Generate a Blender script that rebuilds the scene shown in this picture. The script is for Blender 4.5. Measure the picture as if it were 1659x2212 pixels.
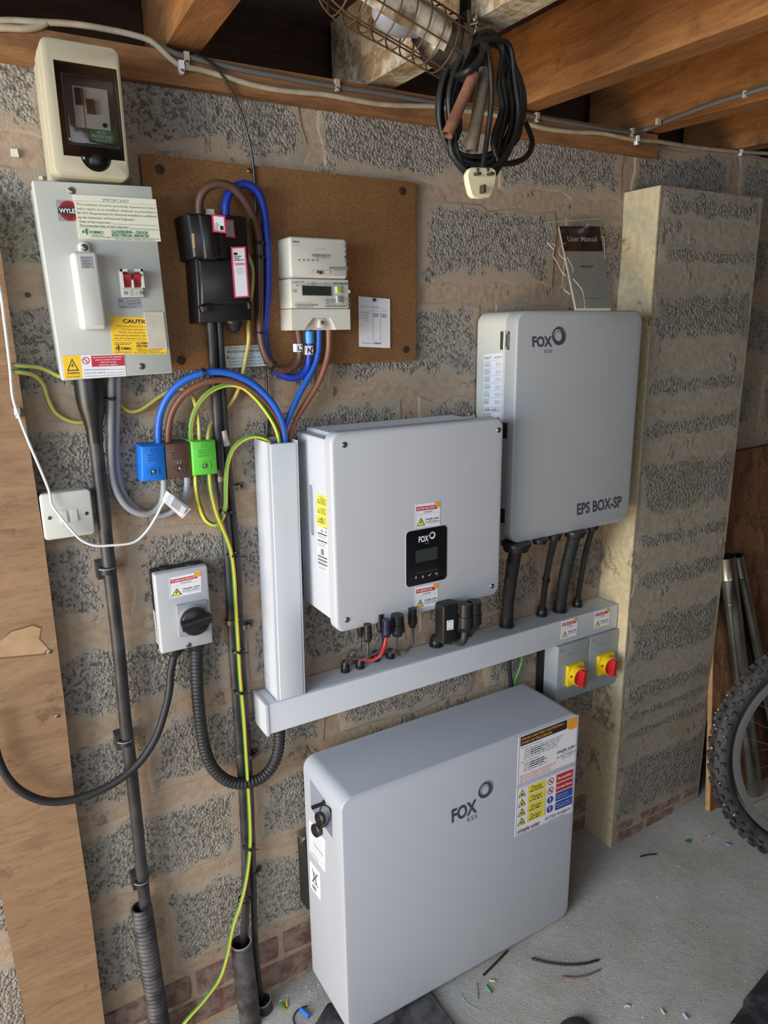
import bpy, bmesh, math, random
from mathutils import Vector, Matrix, noise
random.seed(7)
S = bpy.context.scene
for o in list(bpy.data.objects): bpy.data.objects.remove(o)
COL = S.collection
# ------------------------------------------------------------------ camera
IW, IH = 1659.0, 2212.0
FPX, YAW, PITCH, ROLL = 1557.03, .5343, .2498, -.0134
CAM = Vector((.0012, -1.4346, 1.6057))
def _rot():
    c, s = math.cos(YAW), math.sin(YAW)
    Rz = Matrix(((c, -s, 0), (s, c, 0), (0, 0, 1)))
    B = Matrix(((1, 0, 0), (0, 0, -1), (0, 1, 0)))
    c, s = math.cos(PITCH), math.sin(PITCH)
    Rx = Matrix(((1, 0, 0), (0, c, -s), (0, s, c)))
    c, s = math.cos(ROLL), math.sin(ROLL)
    Rr = Matrix(((c, -s, 0), (s, c, 0), (0, 0, 1)))
    return Rr @ Rx @ B @ Rz
MC = _rot()                                   # world -> camera (x right, y down, z forward)
MT = MC.transposed()
cam_data = bpy.data.cameras.new('camera')
cam = bpy.data.objects.new('camera', cam_data); COL.objects.link(cam)
cam_data.sensor_fit = 'VERTICAL'; cam_data.sensor_height = 36.0
cam_data.lens = FPX / IH * 36.0
cam_data.clip_start = .02
r0, r1, r2 = MC.row
cam.matrix_world = Matrix(((r0[0], -r1[0], -r2[0], CAM.x), (r0[1], -r1[1], -r2[1], CAM.y), (r0[2], -r1[2], -r2[2], CAM.z), (0, 0, 0, 1)))
S.camera = cam
# ------------------------------------------------------------------ daylight and exposure
S.view_settings.view_transform = 'Standard'; S.view_settings.look = 'None'
S.view_settings.gamma = 1.0; S.view_settings.use_curve_mapping = False
S.view_settings.exposure = 0.0
W = bpy.data.worlds.new('sky'); S.world = W; W.use_nodes = True
W.node_tree.nodes['Background'].inputs[0].default_value = (.72, .84, 1.0, 1)
W.node_tree.nodes['Background'].inputs[1].default_value = 1.0
def area(name, loc, target, sx, sy, power, col):
    l = bpy.data.lights.new(name, 'AREA'); l.shape = 'RECTANGLE'; l.size = sx; l.size_y = sy
    l.energy = power; l.color = col
    o = bpy.data.objects.new(name, l); COL.objects.link(o); o.location = loc
    o.rotation_euler = (Vector(target) - Vector(loc)).to_track_quat('-Z', 'Y').to_euler()
    return o
# daylight falling through the open garage door on the left, its bounce off the drive, and two added fill lamps
area('door_daylight', (-2.6, -1.30, 1.50), (.7, -.55, .10), 1.8, 1.1, 112, (.74, .87, 1.0))
area('overhead_fill', (-1.15, -1.45, 1.97), (.55, -.55, .2), 1.3, .8, 34, (.74, .87, 1.0))  # added fill that lifts the floor and upward faces; no such opening known
area('drive_bounce', (-2.6, -1.10, .35), (.9, -.35, 2.0), 1.8, .6, 80, (1.0, .70, .36))
area('front_fill', (.1, -3.0, 1.6), (.8, 0, 1.2), 1.3, 1.0, 9, (.88, .94, 1.0))  # added frontal fill from the camera side; no window is known there

# ------------------------------------------------------------------ helpers
def ray(u, v): return MT @ Vector(((u - IW / 2) / FPX, (v - IH / 2) / FPX, 1.0))
def P(u, v, y=0.0):                           # point on a plane parallel to the wall
    d = ray(u, v); return CAM + d * ((y - CAM.y) / d.y)
def PZ(u, v, z):
    d = ray(u, v); return CAM + d * ((z - CAM.z) / d.z)
def PX(u, v, x):
    d = ray(u, v); return CAM + d * ((x - CAM.x) / d.x)
FA, FB = -.0564, .0352                        # the slab falls towards the door
def floor_z(x): return FA + FB * x
def PF(u, v, h=0.0):
    d = ray(u, v); t = (FA + h + FB * CAM.x - CAM.z) / (d.z - FB * d.x); return CAM + d * t
def pxm(p, w): return w * ((MC.row[2].dot(p - CAM)) / FPX)   # size in metres of w pixels at p

def lin(c):
    def f(v):
        v /= 255.0
        return v / 12.92 if v <= .04045 else ((v + .055) / 1.055) ** 2.4
    return (f(c[0]), f(c[1]), f(c[2]), 1)
MATS = {}
def mat(name, rgb, rough=.5, metal=0.0, bump=0.0, scale=80.0, var=0.0, vscale=6.0, spec=.5, detail=3.0, rgb2=None):
    if name in MATS: return MATS[name]
    m = bpy.data.materials.new(name); m.use_nodes = True; MATS[name] = m
    nt = m.node_tree; b = nt.nodes['Principled BSDF']
    b.inputs['Base Color'].default_value = lin(rgb); b.inputs['Roughness'].default_value = rough
    b.inputs['Metallic'].default_value = metal; b.inputs['Specular IOR Level'].default_value = spec
    if bump or var or rgb2:
        tc = nt.nodes.new('ShaderNodeTexCoord')
        n = nt.nodes.new('ShaderNodeTexNoise'); n.inputs['Scale'].default_value = vscale; n.inputs['Detail'].default_value = 6
        nt.links.new(tc.outputs['Object'], n.inputs['Vector'])
        mx = nt.nodes.new('ShaderNodeMix'); mx.data_type = 'RGBA'
        c2 = lin(rgb2) if rgb2 else tuple(x * (1 - var) for x in lin(rgb)[:3]) + (1,)
        mx.inputs[6].default_value = lin(rgb); mx.inputs[7].default_value = c2
        rp = nt.nodes.new('ShaderNodeMapRange'); rp.inputs['From Min'].default_value = .42; rp.inputs['From Max'].default_value = .62
        nt.links.new(n.outputs['Fac'], rp.inputs['Value']); nt.links.new(rp.outputs[0], mx.inputs[0])
        nt.links.new(mx.outputs[2], b.inputs['Base Color'])
        if bump:
            n2 = nt.nodes.new('ShaderNodeTexNoise'); n2.inputs['Scale'].default_value = scale; n2.inputs['Detail'].default_value = detail
            nt.links.new(tc.outputs['Object'], n2.inputs['Vector'])
            bp = nt.nodes.new('ShaderNodeBump'); bp.inputs['Strength'].default_value = 1.0; bp.inputs['Distance'].default_value = bump
            nt.links.new(n2.outputs['Fac'], bp.inputs['Height']); nt.links.new(bp.outputs[0], b.inputs['Normal'])
    return m

class N:                                       # tiny node-graph writer
    def __init__(s, name):
        s.m = bpy.data.materials.new(name); s.m.use_nodes = True; s.t = s.m.node_tree
        s.b = s.t.nodes['Principled BSDF']; MATS[name] = s.m
        s.tc = s.t.nodes.new('ShaderNodeTexCoord')
    def n(s, typ, **kw):
        x = s.t.nodes.new('ShaderNode' + typ)
        for k, v in kw.items():
            if hasattr(x, k): setattr(x, k, v)
        return x
    def l(s, a, b): s.t.links.new(a, b)
    def coord(s, scale=(1, 1, 1), kind='Object'):
        m = s.n('Mapping'); m.inputs['Scale'].default_value = scale; s.l(s.tc.outputs[kind], m.inputs['Vector']); return m.outputs[0]
    def noise(s, vec, scale, detail=4, rough=.55, dist=0):
        x = s.n('TexNoise'); x.inputs['Scale'].default_value = scale; x.inputs['Detail'].default_value = detail
        x.inputs['Roughness'].default_value = rough; x.inputs['Distortion'].default_value = dist
        s.l(vec, x.inputs['Vector']); return x.outputs['Fac']
    def vor(s, vec, scale, feature='F1', out='Distance'):
        x = s.n('TexVoronoi'); x.feature = feature; x.inputs['Scale'].default_value = scale; s.l(vec, x.inputs['Vector']); return x.outputs[out]
    def ramp(s, v, a, b, c=0.0, d=1.0):
        x = s.n('MapRange'); x.inputs['From Min'].default_value = a; x.inputs['From Max'].default_value = b
        x.inputs['To Min'].default_value = c; x.inputs['To Max'].default_value = d; s.l(v, x.inputs['Value']); return x.outputs[0]
    def mix(s, f, a, b):
        x = s.n('Mix'); x.data_type = 'RGBA'
        for k, v in ((0, f), (6, a), (7, b)):
            if isinstance(v, (tuple, list)): x.inputs[k].default_value = v
            elif isinstance(v, (int, float)): x.inputs[k].default_value = v
            else: s.l(v, x.inputs[k])
        return x.outputs[2]
    def math(s, op, a, b=0.0):
        x = s.n('Math'); x.operation = op
        for k, v in ((0, a), (1, b)):
            if isinstance(v, (int, float)): x.inputs[k].default_value = v
            else: s.l(v, x.inputs[k])
        return x.outputs[0]
    def bump(s, h, dist, strength=1.0):
        x = s.n('Bump'); x.inputs['Distance'].default_value = dist; x.inputs['Strength'].default_value = strength
        s.l(h, x.inputs['Height']); s.l(x.outputs[0], s.b.inputs['Normal'])
    def color(s, c): s.l(c, s.b.inputs['Base Color'])

# --- masonry, floor and timber
def block_material(name, grey, dark, tan, smear_lo, smear_hi, dist, pitd=.55, vs=135):
    g = N(name); v = g.coord()
    coarse = g.vor(v, vs); fine = g.noise(v, 330, 3); mid = g.noise(v, 55, 5, .6); big = g.noise(v, 5, 6, .72)
    pit = g.ramp(g.noise(v, 120, 3, .6), .36, .44)                   # open voids between the stones
    at = g.n('Attribute'); at.attribute_name = 'core'; rag = g.math('SUBTRACT', g.math('MULTIPLY', g.noise(v, 17, 6, .68), 2.4), .7)
    edge = g.math('MULTIPLY', g.math('SUBTRACT', 1.0, at.outputs['Fac']), .44)
    smear = g.ramp(g.math('ADD', edge, g.math('ADD', g.math('MULTIPLY', big, .55), g.math('MULTIPLY', rag, .55))), smear_lo, smear_hi)
    col = g.mix(g.ramp(mid, .35, .65), lin(grey), lin(dark))
    col = g.mix(g.ramp(fine, .55, .75, 0, .45), col, lin((172, 167, 158)))
    col = g.mix(g.math('MULTIPLY', g.math('MULTIPLY', g.math('SUBTRACT', 1.0, pit), pitd), g.math('SUBTRACT', 1.0, smear)), col, lin((62, 57, 52)))
    col = g.mix(g.math('MULTIPLY', smear, .8), col, lin(tan))
    moss = g.ramp(g.noise(g.coord((1, 1, 1.6)), 3.1, 3), .60, .74, 0, .28)
    col = g.mix(moss, col, lin((112, 112, 66)))
    g.color(col); g.b.inputs['Roughness'].default_value = .95; g.b.inputs['Specular IOR Level'].default_value = .2
    rough = g.math('ADD', g.math('MULTIPLY', g.math('SUBTRACT', 1.0, coarse), .7), g.math('ADD', g.math('MULTIPLY', pit, .6), g.math('MULTIPLY', fine, .35)))
    flat = g.math('ADD', 1.1, g.math('MULTIPLY', fine, .25))
    h = g.math('ADD', g.math('MULTIPLY', rough, g.math('SUBTRACT', 1.0, smear)), g.math('MULTIPLY', flat, smear))
    g.bump(h, dist)
    return g.m
M_BLOCK = block_material('concrete_block', (160, 153, 143), (136, 128, 118), (166, 148, 128), .76, .86, .0056, .5, 175)
M_PIER = block_material('pier_block', (144, 140, 131), (126, 121, 112), (152, 142, 126), .82, .93, .0062, .32, 125)
def mortar_material(name, a, b, dist, grey):
    g = N(name); v = g.coord()
    f = g.noise(v, 420, 3); m = g.noise(v, 9, 5, .65); bigv = g.noise(v, 60, 4); st = g.noise(v, 160, 3, .6)
    rough = g.ramp(g.math('ADD', m, g.math('MULTIPLY', bigv, .25)), .72, .80)        # where stone shows through the smear
    col = g.mix(g.ramp(bigv, .38, .62), lin(a), lin(b)); col = g.mix(g.ramp(f, .5, .75, 0, .35), col, lin((176, 164, 148)))
    col = g.mix(g.math('MULTIPLY', rough, .8), col, lin(grey)); col = g.mix(g.math('MULTIPLY', rough, g.ramp(st, .44, .36, 0, .5)), col, lin((66, 60, 54)))
    g.color(col); g.b.inputs['Roughness'].default_value = .95; g.b.inputs['Specular IOR Level'].default_value = .2
    h = g.math('ADD', g.math('MULTIPLY', f, .3), g.math('ADD', g.math('MULTIPLY', bigv, .6), g.math('MULTIPLY', g.math('MULTIPLY', st, rough), 2.2)))
    g.bump(h, dist); return g.m
M_MORTAR = mortar_material('mortar', (170, 149, 127), (156, 134, 113), .0034, (136, 130, 122))
M_PMORTAR = mortar_material('pier_mortar', (154, 145, 129), (140, 130, 115), .0030, (136, 132, 124))
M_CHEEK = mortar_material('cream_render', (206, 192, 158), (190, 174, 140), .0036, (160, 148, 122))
M_BRICK = None
g = N('red_brick'); v = g.coord(); f = g.noise(v, 140, 4, .65); m2 = g.noise(v, 26, 5, .65)
col = g.mix(g.ramp(f, .35, .7), lin((122, 86, 76)), lin((100, 70, 63))); col = g.mix(g.ramp(m2, .42, .58, 0, .8), col, lin((142, 126, 114)))
g.color(col); g.b.inputs['Roughness'].default_value = .95; g.bump(f, .003); M_BRICK = g.m
g = N('floor_concrete'); v = g.coord(); f = g.noise(v, 230, 4, .7); m2 = g.noise(v, 5, 5, .6); m3 = g.noise(v, 34, 4, .6); vv = g.vor(v, 95)
col = g.mix(g.ramp(m2, .35, .65), lin((186, 182, 177)), lin((168, 163, 156))); col = g.mix(g.ramp(m3, .56, .72, 0, .4), col, lin((146, 140, 132)))
col = g.mix(g.ramp(vv, .10, .16, .55, 0), col, lin((232, 230, 226))); col = g.mix(g.ramp(f, .60, .72, 0, .6), col, lin((98, 92, 86)))
g.color(col); g.b.inputs['Roughness'].default_value = .9; g.b.inputs['Specular IOR Level'].default_value = .25
g.bump(g.math('ADD', f, g.math('MULTIPLY', m3, .8)), .0045); M_FLOOR = g.m
def wood(name, a, b, dirt, scale, dist=.0012, dirt_lo=.55, dirt_hi=.7, dirt_amt=.8, rough=.75, detail_scale=9):
    g = N(name); v = g.coord(scale); fine = g.noise(v, 30, 6, .65, .4); wide = g.noise(v, 7, 4, .6, .6)
    col = g.mix(g.ramp(wide, .35, .65), lin(a), lin(b)); col = g.mix(g.ramp(fine, .5, .72, 0, .5), col, tuple(x * .45 for x in lin(b)[:3]) + (1,))
    d = g.noise(g.coord(), detail_scale, 6, .7)
    col = g.mix(g.ramp(d, dirt_lo, dirt_hi, 0, dirt_amt), col, lin(dirt))
    g.color(col); g.b.inputs['Roughness'].default_value = rough; g.bump(fine, dist); return g.m
M_JOIST = wood('joist_timber', (160, 108, 58), (128, 82, 42), (84, 56, 34), (6, .6, 6))
M_JOISTW = wood('limewashed_joist', (168, 142, 102), (136, 104, 66), (206, 196, 178), (6, 1, 6), .003, .45, .56, .8, .9, 22)
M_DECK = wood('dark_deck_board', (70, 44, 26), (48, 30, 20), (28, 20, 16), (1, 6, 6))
M_PLATE = wood('wall_plate_timber', (152, 106, 62), (120, 80, 46), (94, 66, 42), (.7, 7, 7))
M_PLY = wood('plywood', (150, 117, 86), (132, 102, 74), (84, 64, 48), (.9, 4, 5), .0008, .58, .70, .75, .8, 9)
M_PLYEDGE = wood('plywood_edge', (128, 96, 66), (92, 66, 44), (66, 48, 34), (60, 60, 2), .001)
g = N('hardboard'); v = g.coord(); f = g.noise(v, 420, 3, .7); m2 = g.noise(v, 9, 5)
col = g.mix(g.ramp(m2, .3, .7), lin((142, 100, 58)), lin((126, 86, 50))); col = g.mix(g.ramp(f, .52, .68, 0, .6), col, lin((176, 134, 84))); col = g.mix(g.ramp(f, .48, .34, 0, .6), col, lin((86, 56, 30)))
g.color(col); g.b.inputs['Roughness'].default_value = .7; g.bump(f, .0005); M_HARD = g.m
g = N('strand_board'); v = g.coord((1, 1, 1)); vo = g.n('TexVoronoi'); vo.inputs['Scale'].default_value = 32; vo.inputs['Randomness'].default_value = 1
mp = g.coord((1, 1, .45)); g.l(mp, vo.inputs['Vector']); f = g.noise(v, 90, 4)
col = g.mix(vo.outputs['Color'], lin((126, 84, 54)), lin((72, 44, 28))); col = g.mix(g.ramp(f, .5, .7, 0, .5), col, lin((150, 110, 74)))
g.color(col); g.b.inputs['Roughness'].default_value = .75; g.bump(vo.outputs['Distance'], .002); M_OSB = g.m
# --- plastics, metals
M_WHITE = mat('white_coated_metal', (188, 192, 198), .42, bump=.00006, scale=900)
M_GREYCASE = mat('pale_grey_coated_metal', (164, 166, 167), .45, bump=.00008, scale=900)
M_UPVC = mat('white_upvc', (200, 204, 211), .38)
M_CREAM = mat('cream_plastic', (180, 172, 146), .4, var=.10, vscale=9)
M_CUWHITE = mat('grey_white_enamel', (184, 186, 178), .4, var=.05, vscale=9)
M_CUPLAST = mat('white_abs', (198, 197, 189), .4, var=.06, vscale=14)
M_METER = mat('meter_plastic', (202, 199, 187), .42)
M_BLACK = mat('black_plastic', (27, 26, 27), .38)
M_BLACKM = mat('matt_black_rubber', (36, 36, 38), .55, var=.3, vscale=20)
M_CUTOUT = mat('black_bakelite', (22, 21, 21), .42, bump=.0002, scale=60)
M_CONDUIT = mat('dusty_black_pipe', (34, 33, 36), .48, rgb2=(58, 56, 56), vscale=16)
M_DUCT = mat('dusty_black_duct', (42, 41, 44), .55, rgb2=(78, 74, 73), vscale=24, bump=.0006, scale=90)
M_DARKRUB = mat('dark_flex', (30, 31, 30), .5, var=.3, vscale=30)
M_BROWN = mat('brown_sheath', (112, 70, 50), .45)
M_DBROWN = mat('dark_brown_sheath', (84, 58, 44), .45)
M_BLUE = mat('blue_sheath', (34, 92, 186), .4)
M_DBLUE = mat('deep_blue_sheath', (30, 56, 160), .4)
M_LBLUE = mat('pale_blue_sleeve', (72, 150, 212), .4)
M_GREEN = mat('green_sheath', (68, 132, 52), .42)
M_YELL = mat('yellow_sheath', (216, 192, 60), .42)
M_DULLG = mat('dull_green_sheath', (92, 146, 104), .45)
M_DULLY = mat('dull_yellow_sheath', (186, 170, 84), .45)
M_CREAMW = mat('cream_yellow_sheath', (206, 190, 106), .45)
M_GREYC = mat('grey_sheath', (142, 142, 142), .45)
M_WHITEC = mat('white_sheath', (222, 222, 222), .4)
M_OLDW = mat('old_white_sheath', (176, 164, 140), .55, var=.2, vscale=30)
M_RED = mat('red_plastic', (190, 28, 34), .35)
M_YEL = mat('yellow_plastic', (236, 198, 22), .35)
M_GREYISO = mat('grey_isolator_plastic', (146, 150, 152), .45, bump=.0001, scale=500)
M_GREYDISC = mat('mid_grey_plastic', (140, 142, 150), .4)
M_BBLUE = mat('bright_blue_plastic', (18, 106, 196), .4)
M_BBROWN = mat('dark_brown_plastic', (86, 62, 52), .4)
M_BGREEN = mat('bright_green_plastic', (92, 190, 64), .4)
M_STEEL = mat('steel', (170, 168, 160), .28, 1.0)
M_DULLST = mat('dull_steel', (120, 114, 104), .45, 1.0, var=.4, vscale=60)
M_ZINC = mat('galvanised_tube', (172, 172, 162), .24, 1.0, bump=.0004, scale=18, var=.25, vscale=12)
M_RUST = mat('rusty_steel', (126, 84, 64), .85, 0.0, bump=.0008, scale=160, rgb2=(108, 66, 48), vscale=40)
M_WIRE = mat('rusty_wire', (92, 70, 54), .6, .5)
M_REFL = mat('worn_white_reflector', (196, 186, 164), .5, rgb2=(120, 100, 76), vscale=38)
M_BULB = mat('dead_opal_bulb', (156, 158, 164), .25)
M_PLUG = mat('ivory_plug', (224, 214, 176), .35)
M_DUSTTUBE = mat('dusty_tube', (98, 84, 68), .7, var=.4, vscale=40)
M_TYRE = mat('dusty_tyre_rubber', (40, 39, 42), .75, rgb2=(66, 62, 60), vscale=30, bump=.0006, scale=120)
M_RIM = mat('dull_alloy', (118, 118, 120), .5, .6)
M_FORK = mat('grey_fork_tube', (96, 96, 100), .5, .3)
M_LCD = mat('dark_lcd', (42, 48, 42), .15)
M_GLOSSB = mat('gloss_black_panel', (20, 20, 24), .18)
M_PAPER = mat('paper_white', (222, 222, 226), .6)
M_OLDPAPER = mat('aged_label_paper', (214, 212, 192), .55)
M_GRUB = mat('grubby_white', (190, 184, 168), .6, var=.12, vscale=40)
M_INKB = mat('black_ink', (34, 34, 40), .55)
M_INKG = mat('grey_ink', (118, 118, 122), .6)
M_INKL = mat('light_grey_ink', (168, 168, 172), .6)
M_INKD = mat('charcoal_ink', (66, 68, 76), .5)
M_INKR = mat('crimson_ink', (184, 40, 56), .55)
M_INKM = mat('magenta_ink', (206, 60, 96), .55)
M_INKGR = mat('green_ink', (30, 118, 78), .55)
M_INKBL = mat('blue_ink', (38, 70, 160), .55)
M_INKO = mat('amber_ink', (224, 154, 50), .55)
M_INKY = mat('yellow_ink', (236, 192, 42), .5)
M_INKY2 = mat('pale_yellow_ink', (222, 206, 66), .5)
M_INKW = mat('white_ink', (228, 228, 228), .5)
M_SILV = mat('silver_label', (150, 152, 156), .4, .3)
M_PAD = mat('dusty_black_fabric', (26, 26, 30), .8, rgb2=(70, 70, 76), vscale=22, bump=.001, scale=200)
M_LEAF = mat('green_leaf', (74, 132, 52), .5)
M_PAGES = mat('grey_cover', (186, 186, 174), .7)
M_ANTH = mat('anthracite_cover', (36, 36, 42), .7, spec=.2)
def smoke(name, col, alpha, rough=.08):
    m = bpy.data.materials.new(name); m.use_nodes = True; nt = m.node_tree; MATS[name] = m
    nt.nodes.remove(nt.nodes['Principled BSDF']); out = nt.nodes['Material Output']
    t = nt.nodes.new('ShaderNodeBsdfTransparent'); t.inputs[0].default_value = col
    gl = nt.nodes.new('ShaderNodeBsdfGlossy'); gl.inputs['Roughness'].default_value = rough; gl.inputs[0].default_value = (.9, .9, .9, 1)
    fr = nt.nodes.new('ShaderNodeLayerWeight'); fr.inputs['Blend'].default_value = .5
    pw = nt.nodes.new('ShaderNodeMath'); pw.operation = 'POWER'; pw.inputs[1].default_value = 3.0; nt.links.new(fr.outputs['Facing'], pw.inputs[0])
    ml = nt.nodes.new('ShaderNodeMath'); ml.operation = 'MULTIPLY_ADD'; ml.inputs[1].default_value = .6; ml.inputs[2].default_value = alpha; nt.links.new(pw.outputs[0], ml.inputs[0])
    mx = nt.nodes.new('ShaderNodeMixShader'); nt.links.new(ml.outputs[0], mx.inputs[0])
    nt.links.new(t.outputs[0], mx.inputs[1]); nt.links.new(gl.outputs[0], mx.inputs[2]); nt.links.new(mx.outputs[0], out.inputs[0]); return m
M_SMOKE = smoke('smoked_plastic', (.42, .41, .42, 1), .05, .12); M_SMOKE2 = smoke('clear_tinted_plastic', (.80, .79, .78, 1), .05, .08)
M_FILM = smoke('clear_film', (.95, .95, .94, 1), .012, .05)

class Fr:                                      # a thing's own upright frame, tilted in the wall plane
    def __init__(s, o, a=0.0):
        s.M = Matrix.Translation(o) @ Matrix.Rotation(a, 4, 'Y'); s.I = s.M.inverted()
    def l(s, p): return s.I @ p
class MB:                                      # mesh builder in world coordinates (through an optional frame)
    def __init__(s, fr=None): s.v = []; s.f = []; s.mi = []; s.mats = []; s.fr = fr
    def _m(s, m):
        if m not in s.mats: s.mats.append(m)
        return s.mats.index(m)
    def add(s, vs, fs, m):
        k = len(s.v); i = s._m(m)
        s.v += [(s.fr.M @ Vector(v)) if s.fr else Vector(v) for v in vs]
        for f in fs: s.f.append([a + k for a in f]); s.mi.append(i)
    def box(s, x0, x1, y0, y1, z0, z1, m):
        vs = [(x, y, z) for x in (x0, x1) for y in (y0, y1) for z in (z0, z1)]
        s.add(vs, [(0, 1, 3, 2), (4, 6, 7, 5), (0, 4, 5, 1), (2, 3, 7, 6), (0, 2, 6, 4), (1, 5, 7, 3)], m)
    def hexa(s, q, m):                         # 8 points: back 4 (ccw) then front 4
        s.add(q, [(0, 1, 2, 3), (7, 6, 5, 4), (0, 4, 5, 1), (1, 5, 6, 2), (2, 6, 7, 3), (3, 7, 4, 0)], m)
    def loft(s, rings, m, cap0=True, cap1=True, closed=True):
        vs = []; fs = []; n = len(rings[0])
        for r in rings: vs += list(r)
        for i in range(len(rings) - 1):
            for j in range(n if closed else n - 1):
                a, b = i * n + j, i * n + (j + 1) % n
                fs.append((a, b, b + n, a + n))
        if cap0: fs.append(tuple(range(n))[::-1])
        if cap1: fs.append(tuple((len(rings) - 1) * n + j for j in range(n)))
        s.add(vs, fs, m)
    def rp(s, x0, x1, z0, z1, yb, yf, m, r=.004, b=.002, n=5, bn=2):    # rounded plate/box, front towards -y
        def ring(i, y):
            rr = max(r - i, .0003); out = []
            for cx, cz, a0 in ((x1 - i - rr, z1 - i - rr, 0), (x0 + i + rr, z1 - i - rr, 1), (x0 + i + rr, z0 + i + rr, 2), (x1 - i - rr, z0 + i + rr, 3)):
                for k in range(n + 1):
                    a = (a0 + k / n) * math.pi / 2
                    out.append((cx + rr * math.cos(a), y, cz + rr * math.sin(a)))
            return out
        rings = [ring(0, yb)]
        if b > 0:
            for k in range(bn + 1):
                a = k / bn * math.pi / 2
                rings.append(ring(b * (1 - math.cos(a)), yf + b * (1 - math.sin(a))))
        else: rings.append(ring(0, yf))
        s.loft(rings, m)
    def frame(s, o, i, yb, yf, m):             # rectangular frame: outer (x0,x1,z0,z1), inner likewise
        def q(c, y): return [(c[0], y, c[2]), (c[1], y, c[2]), (c[1], y, c[3]), (c[0], y, c[3])]
        vs = q(o, yb) + q(o, yf) + q(i, yf) + q(i, yb); fs = []
        for a, b in ((0, 4), (4, 8), (8, 12), (12, 0)):
            for k in range(4):
                fs.append((a + k, a + (k + 1) % 4, b + (k + 1) % 4, b + k))
        s.add(vs, fs, m)
    def lathe(s, base, axis, prof, m, n=16, cap=True, phase=0.0):  # prof: (distance along axis, radius)
        ax = Vector(axis).normalized(); t = Vector((0, 0, 1)) if abs(ax.z) < .9 else Vector((1, 0, 0))
        e1 = ax.cross(t).normalized(); e2 = ax.cross(e1); base = Vector(base)
        rings = [[base + ax * d + (e1 * math.cos(2 * math.pi * k / n + phase) + e2 * math.sin(2 * math.pi * k / n + phase)) * r for k in range(n)] for d, r in prof]
        s.loft(rings, m, cap, cap)
    def cyl(s, a, b, r, m, n=16, r2=None):
        a, b = Vector(a), Vector(b); d = (b - a).length
        s.lathe(a, b - a, [(0, r), (d, r if r2 is None else r2)], m, n)
    def tube(s, pts, r, m, n=10, m2=None, sectors=(0, 3), step=.006, twist=0.0, rib=None, open_end=False):
        path = spline(pts, step); frames = pt_frames(path); vs = []; fs = []; fs2 = []
        for i, (p, e1, e2) in enumerate(frames):
            rr = r(i / max(len(frames) - 1, 1)) if callable(r) else r
            if rib: rr *= rib[1] if (i // 2) % 2 else 1.0
            for k in range(n):
                a = 2 * math.pi * k / n + twist * i
                vs.append(p + (e1 * math.cos(a) + e2 * math.sin(a)) * rr)
        for i in range(len(frames) - 1):
            for k in range(n):
                f = (i * n + k, i * n + (k + 1) % n, (i + 1) * n + (k + 1) % n, (i + 1) * n + k)
                (fs2 if (m2 and ((k % 5 < 2) if sectors is None else sectors[0] <= k < sectors[1])) else fs).append(f)
        fs.append(tuple(range(n))[::-1]); fs.append(tuple((len(frames) - 1) * n + k for k in range(n)))
        k0 = len(s.v); i1 = s._m(m); s.v += [(s.fr.M @ v) if s.fr else v for v in vs]
        for f in fs: s.f.append([a + k0 for a in f]); s.mi.append(i1)
        if m2:
            i2 = s._m(m2)
            for f in fs2: s.f.append([a + k0 for a in f]); s.mi.append(i2)
    def ring(s, c, axis, R, r, m, n=24, k=8, ez=1.0):              # torus
        ax = Vector(axis).normalized(); t = Vector((0, 0, 1)) if abs(ax.z) < .9 else Vector((1, 0, 0))
        e1 = ax.cross(t).normalized(); e2 = ax.cross(e1); c = Vector(c); vs = []; fs = []
        for i in range(n):
            a = 2 * math.pi * i / n; d = e1 * math.cos(a) + e2 * math.sin(a) * ez
            for j in range(k):
                b = 2 * math.pi * j / k
                vs.append(c + d * (R + r * math.cos(b)) + ax * (r * math.sin(b)))
        for i in range(n):
            for j in range(k):
                fs.append((i * k + j, ((i + 1) % n) * k + j, ((i + 1) % n) * k + (j + 1) % k, i * k + (j + 1) % k))
        s.add(vs, fs, m)
    def prism(s, pts, yb, yf, m):              # polygon (x,z) ccw extruded along y
        s.loft([[(x, yb, z) for x, z in pts], [(x, yf, z) for x, z in pts]], m)
    def sphere(s, c, r, m, sc=(1, 1, 1), n=12):
        c = Vector(c); rings = []
        for i in range(1, n):
            a = math.pi * i / n
            rings.append([c + Vector((math.sin(a) * math.cos(2 * math.pi * j / (2 * n)) * r * sc[0], math.sin(a) * math.sin(2 * math.pi * j / (2 * n)) * r * sc[1], math.cos(a) * r * sc[2])) for j in range(2 * n)])
        s.loft(rings, m)
def spline(pts, step):
    pts = [Vector(p) for p in pts]
    if len(pts) == 2:
        n = max(1, int((pts[1] - pts[0]).length / step)); return [pts[0].lerp(pts[1], i / n) for i in range(n + 1)]
    q = [pts[0] * 2 - pts[1]] + pts + [pts[-1] * 2 - pts[-2]]; out = []
    for i in range(1, len(q) - 2):
        p0, p1, p2, p3 = q[i - 1:i + 3]
        d01, d12, d23 = [max((b - a).length, 1e-5) ** .5 for a, b in ((p0, p1), (p1, p2), (p2, p3))]
        m1 = (p2 - p1) + ((p1 - p0) / d01 - (p2 - p0) / (d01 + d12)) * d12
        m2 = (p2 - p1) + ((p3 - p2) / d23 - (p3 - p1) / (d12 + d23)) * d12
        n = max(1, int((p2 - p1).length / step))
        for k in range(n):
            t = k / n; t2 = t * t; t3 = t2 * t
            out.append(p1 * (2 * t3 - 3 * t2 + 1) + m1 * (t3 - 2 * t2 + t) + p2 * (-2 * t3 + 3 * t2) + m2 * (t3 - t2))
    out.append(pts[-1]); return out
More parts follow.
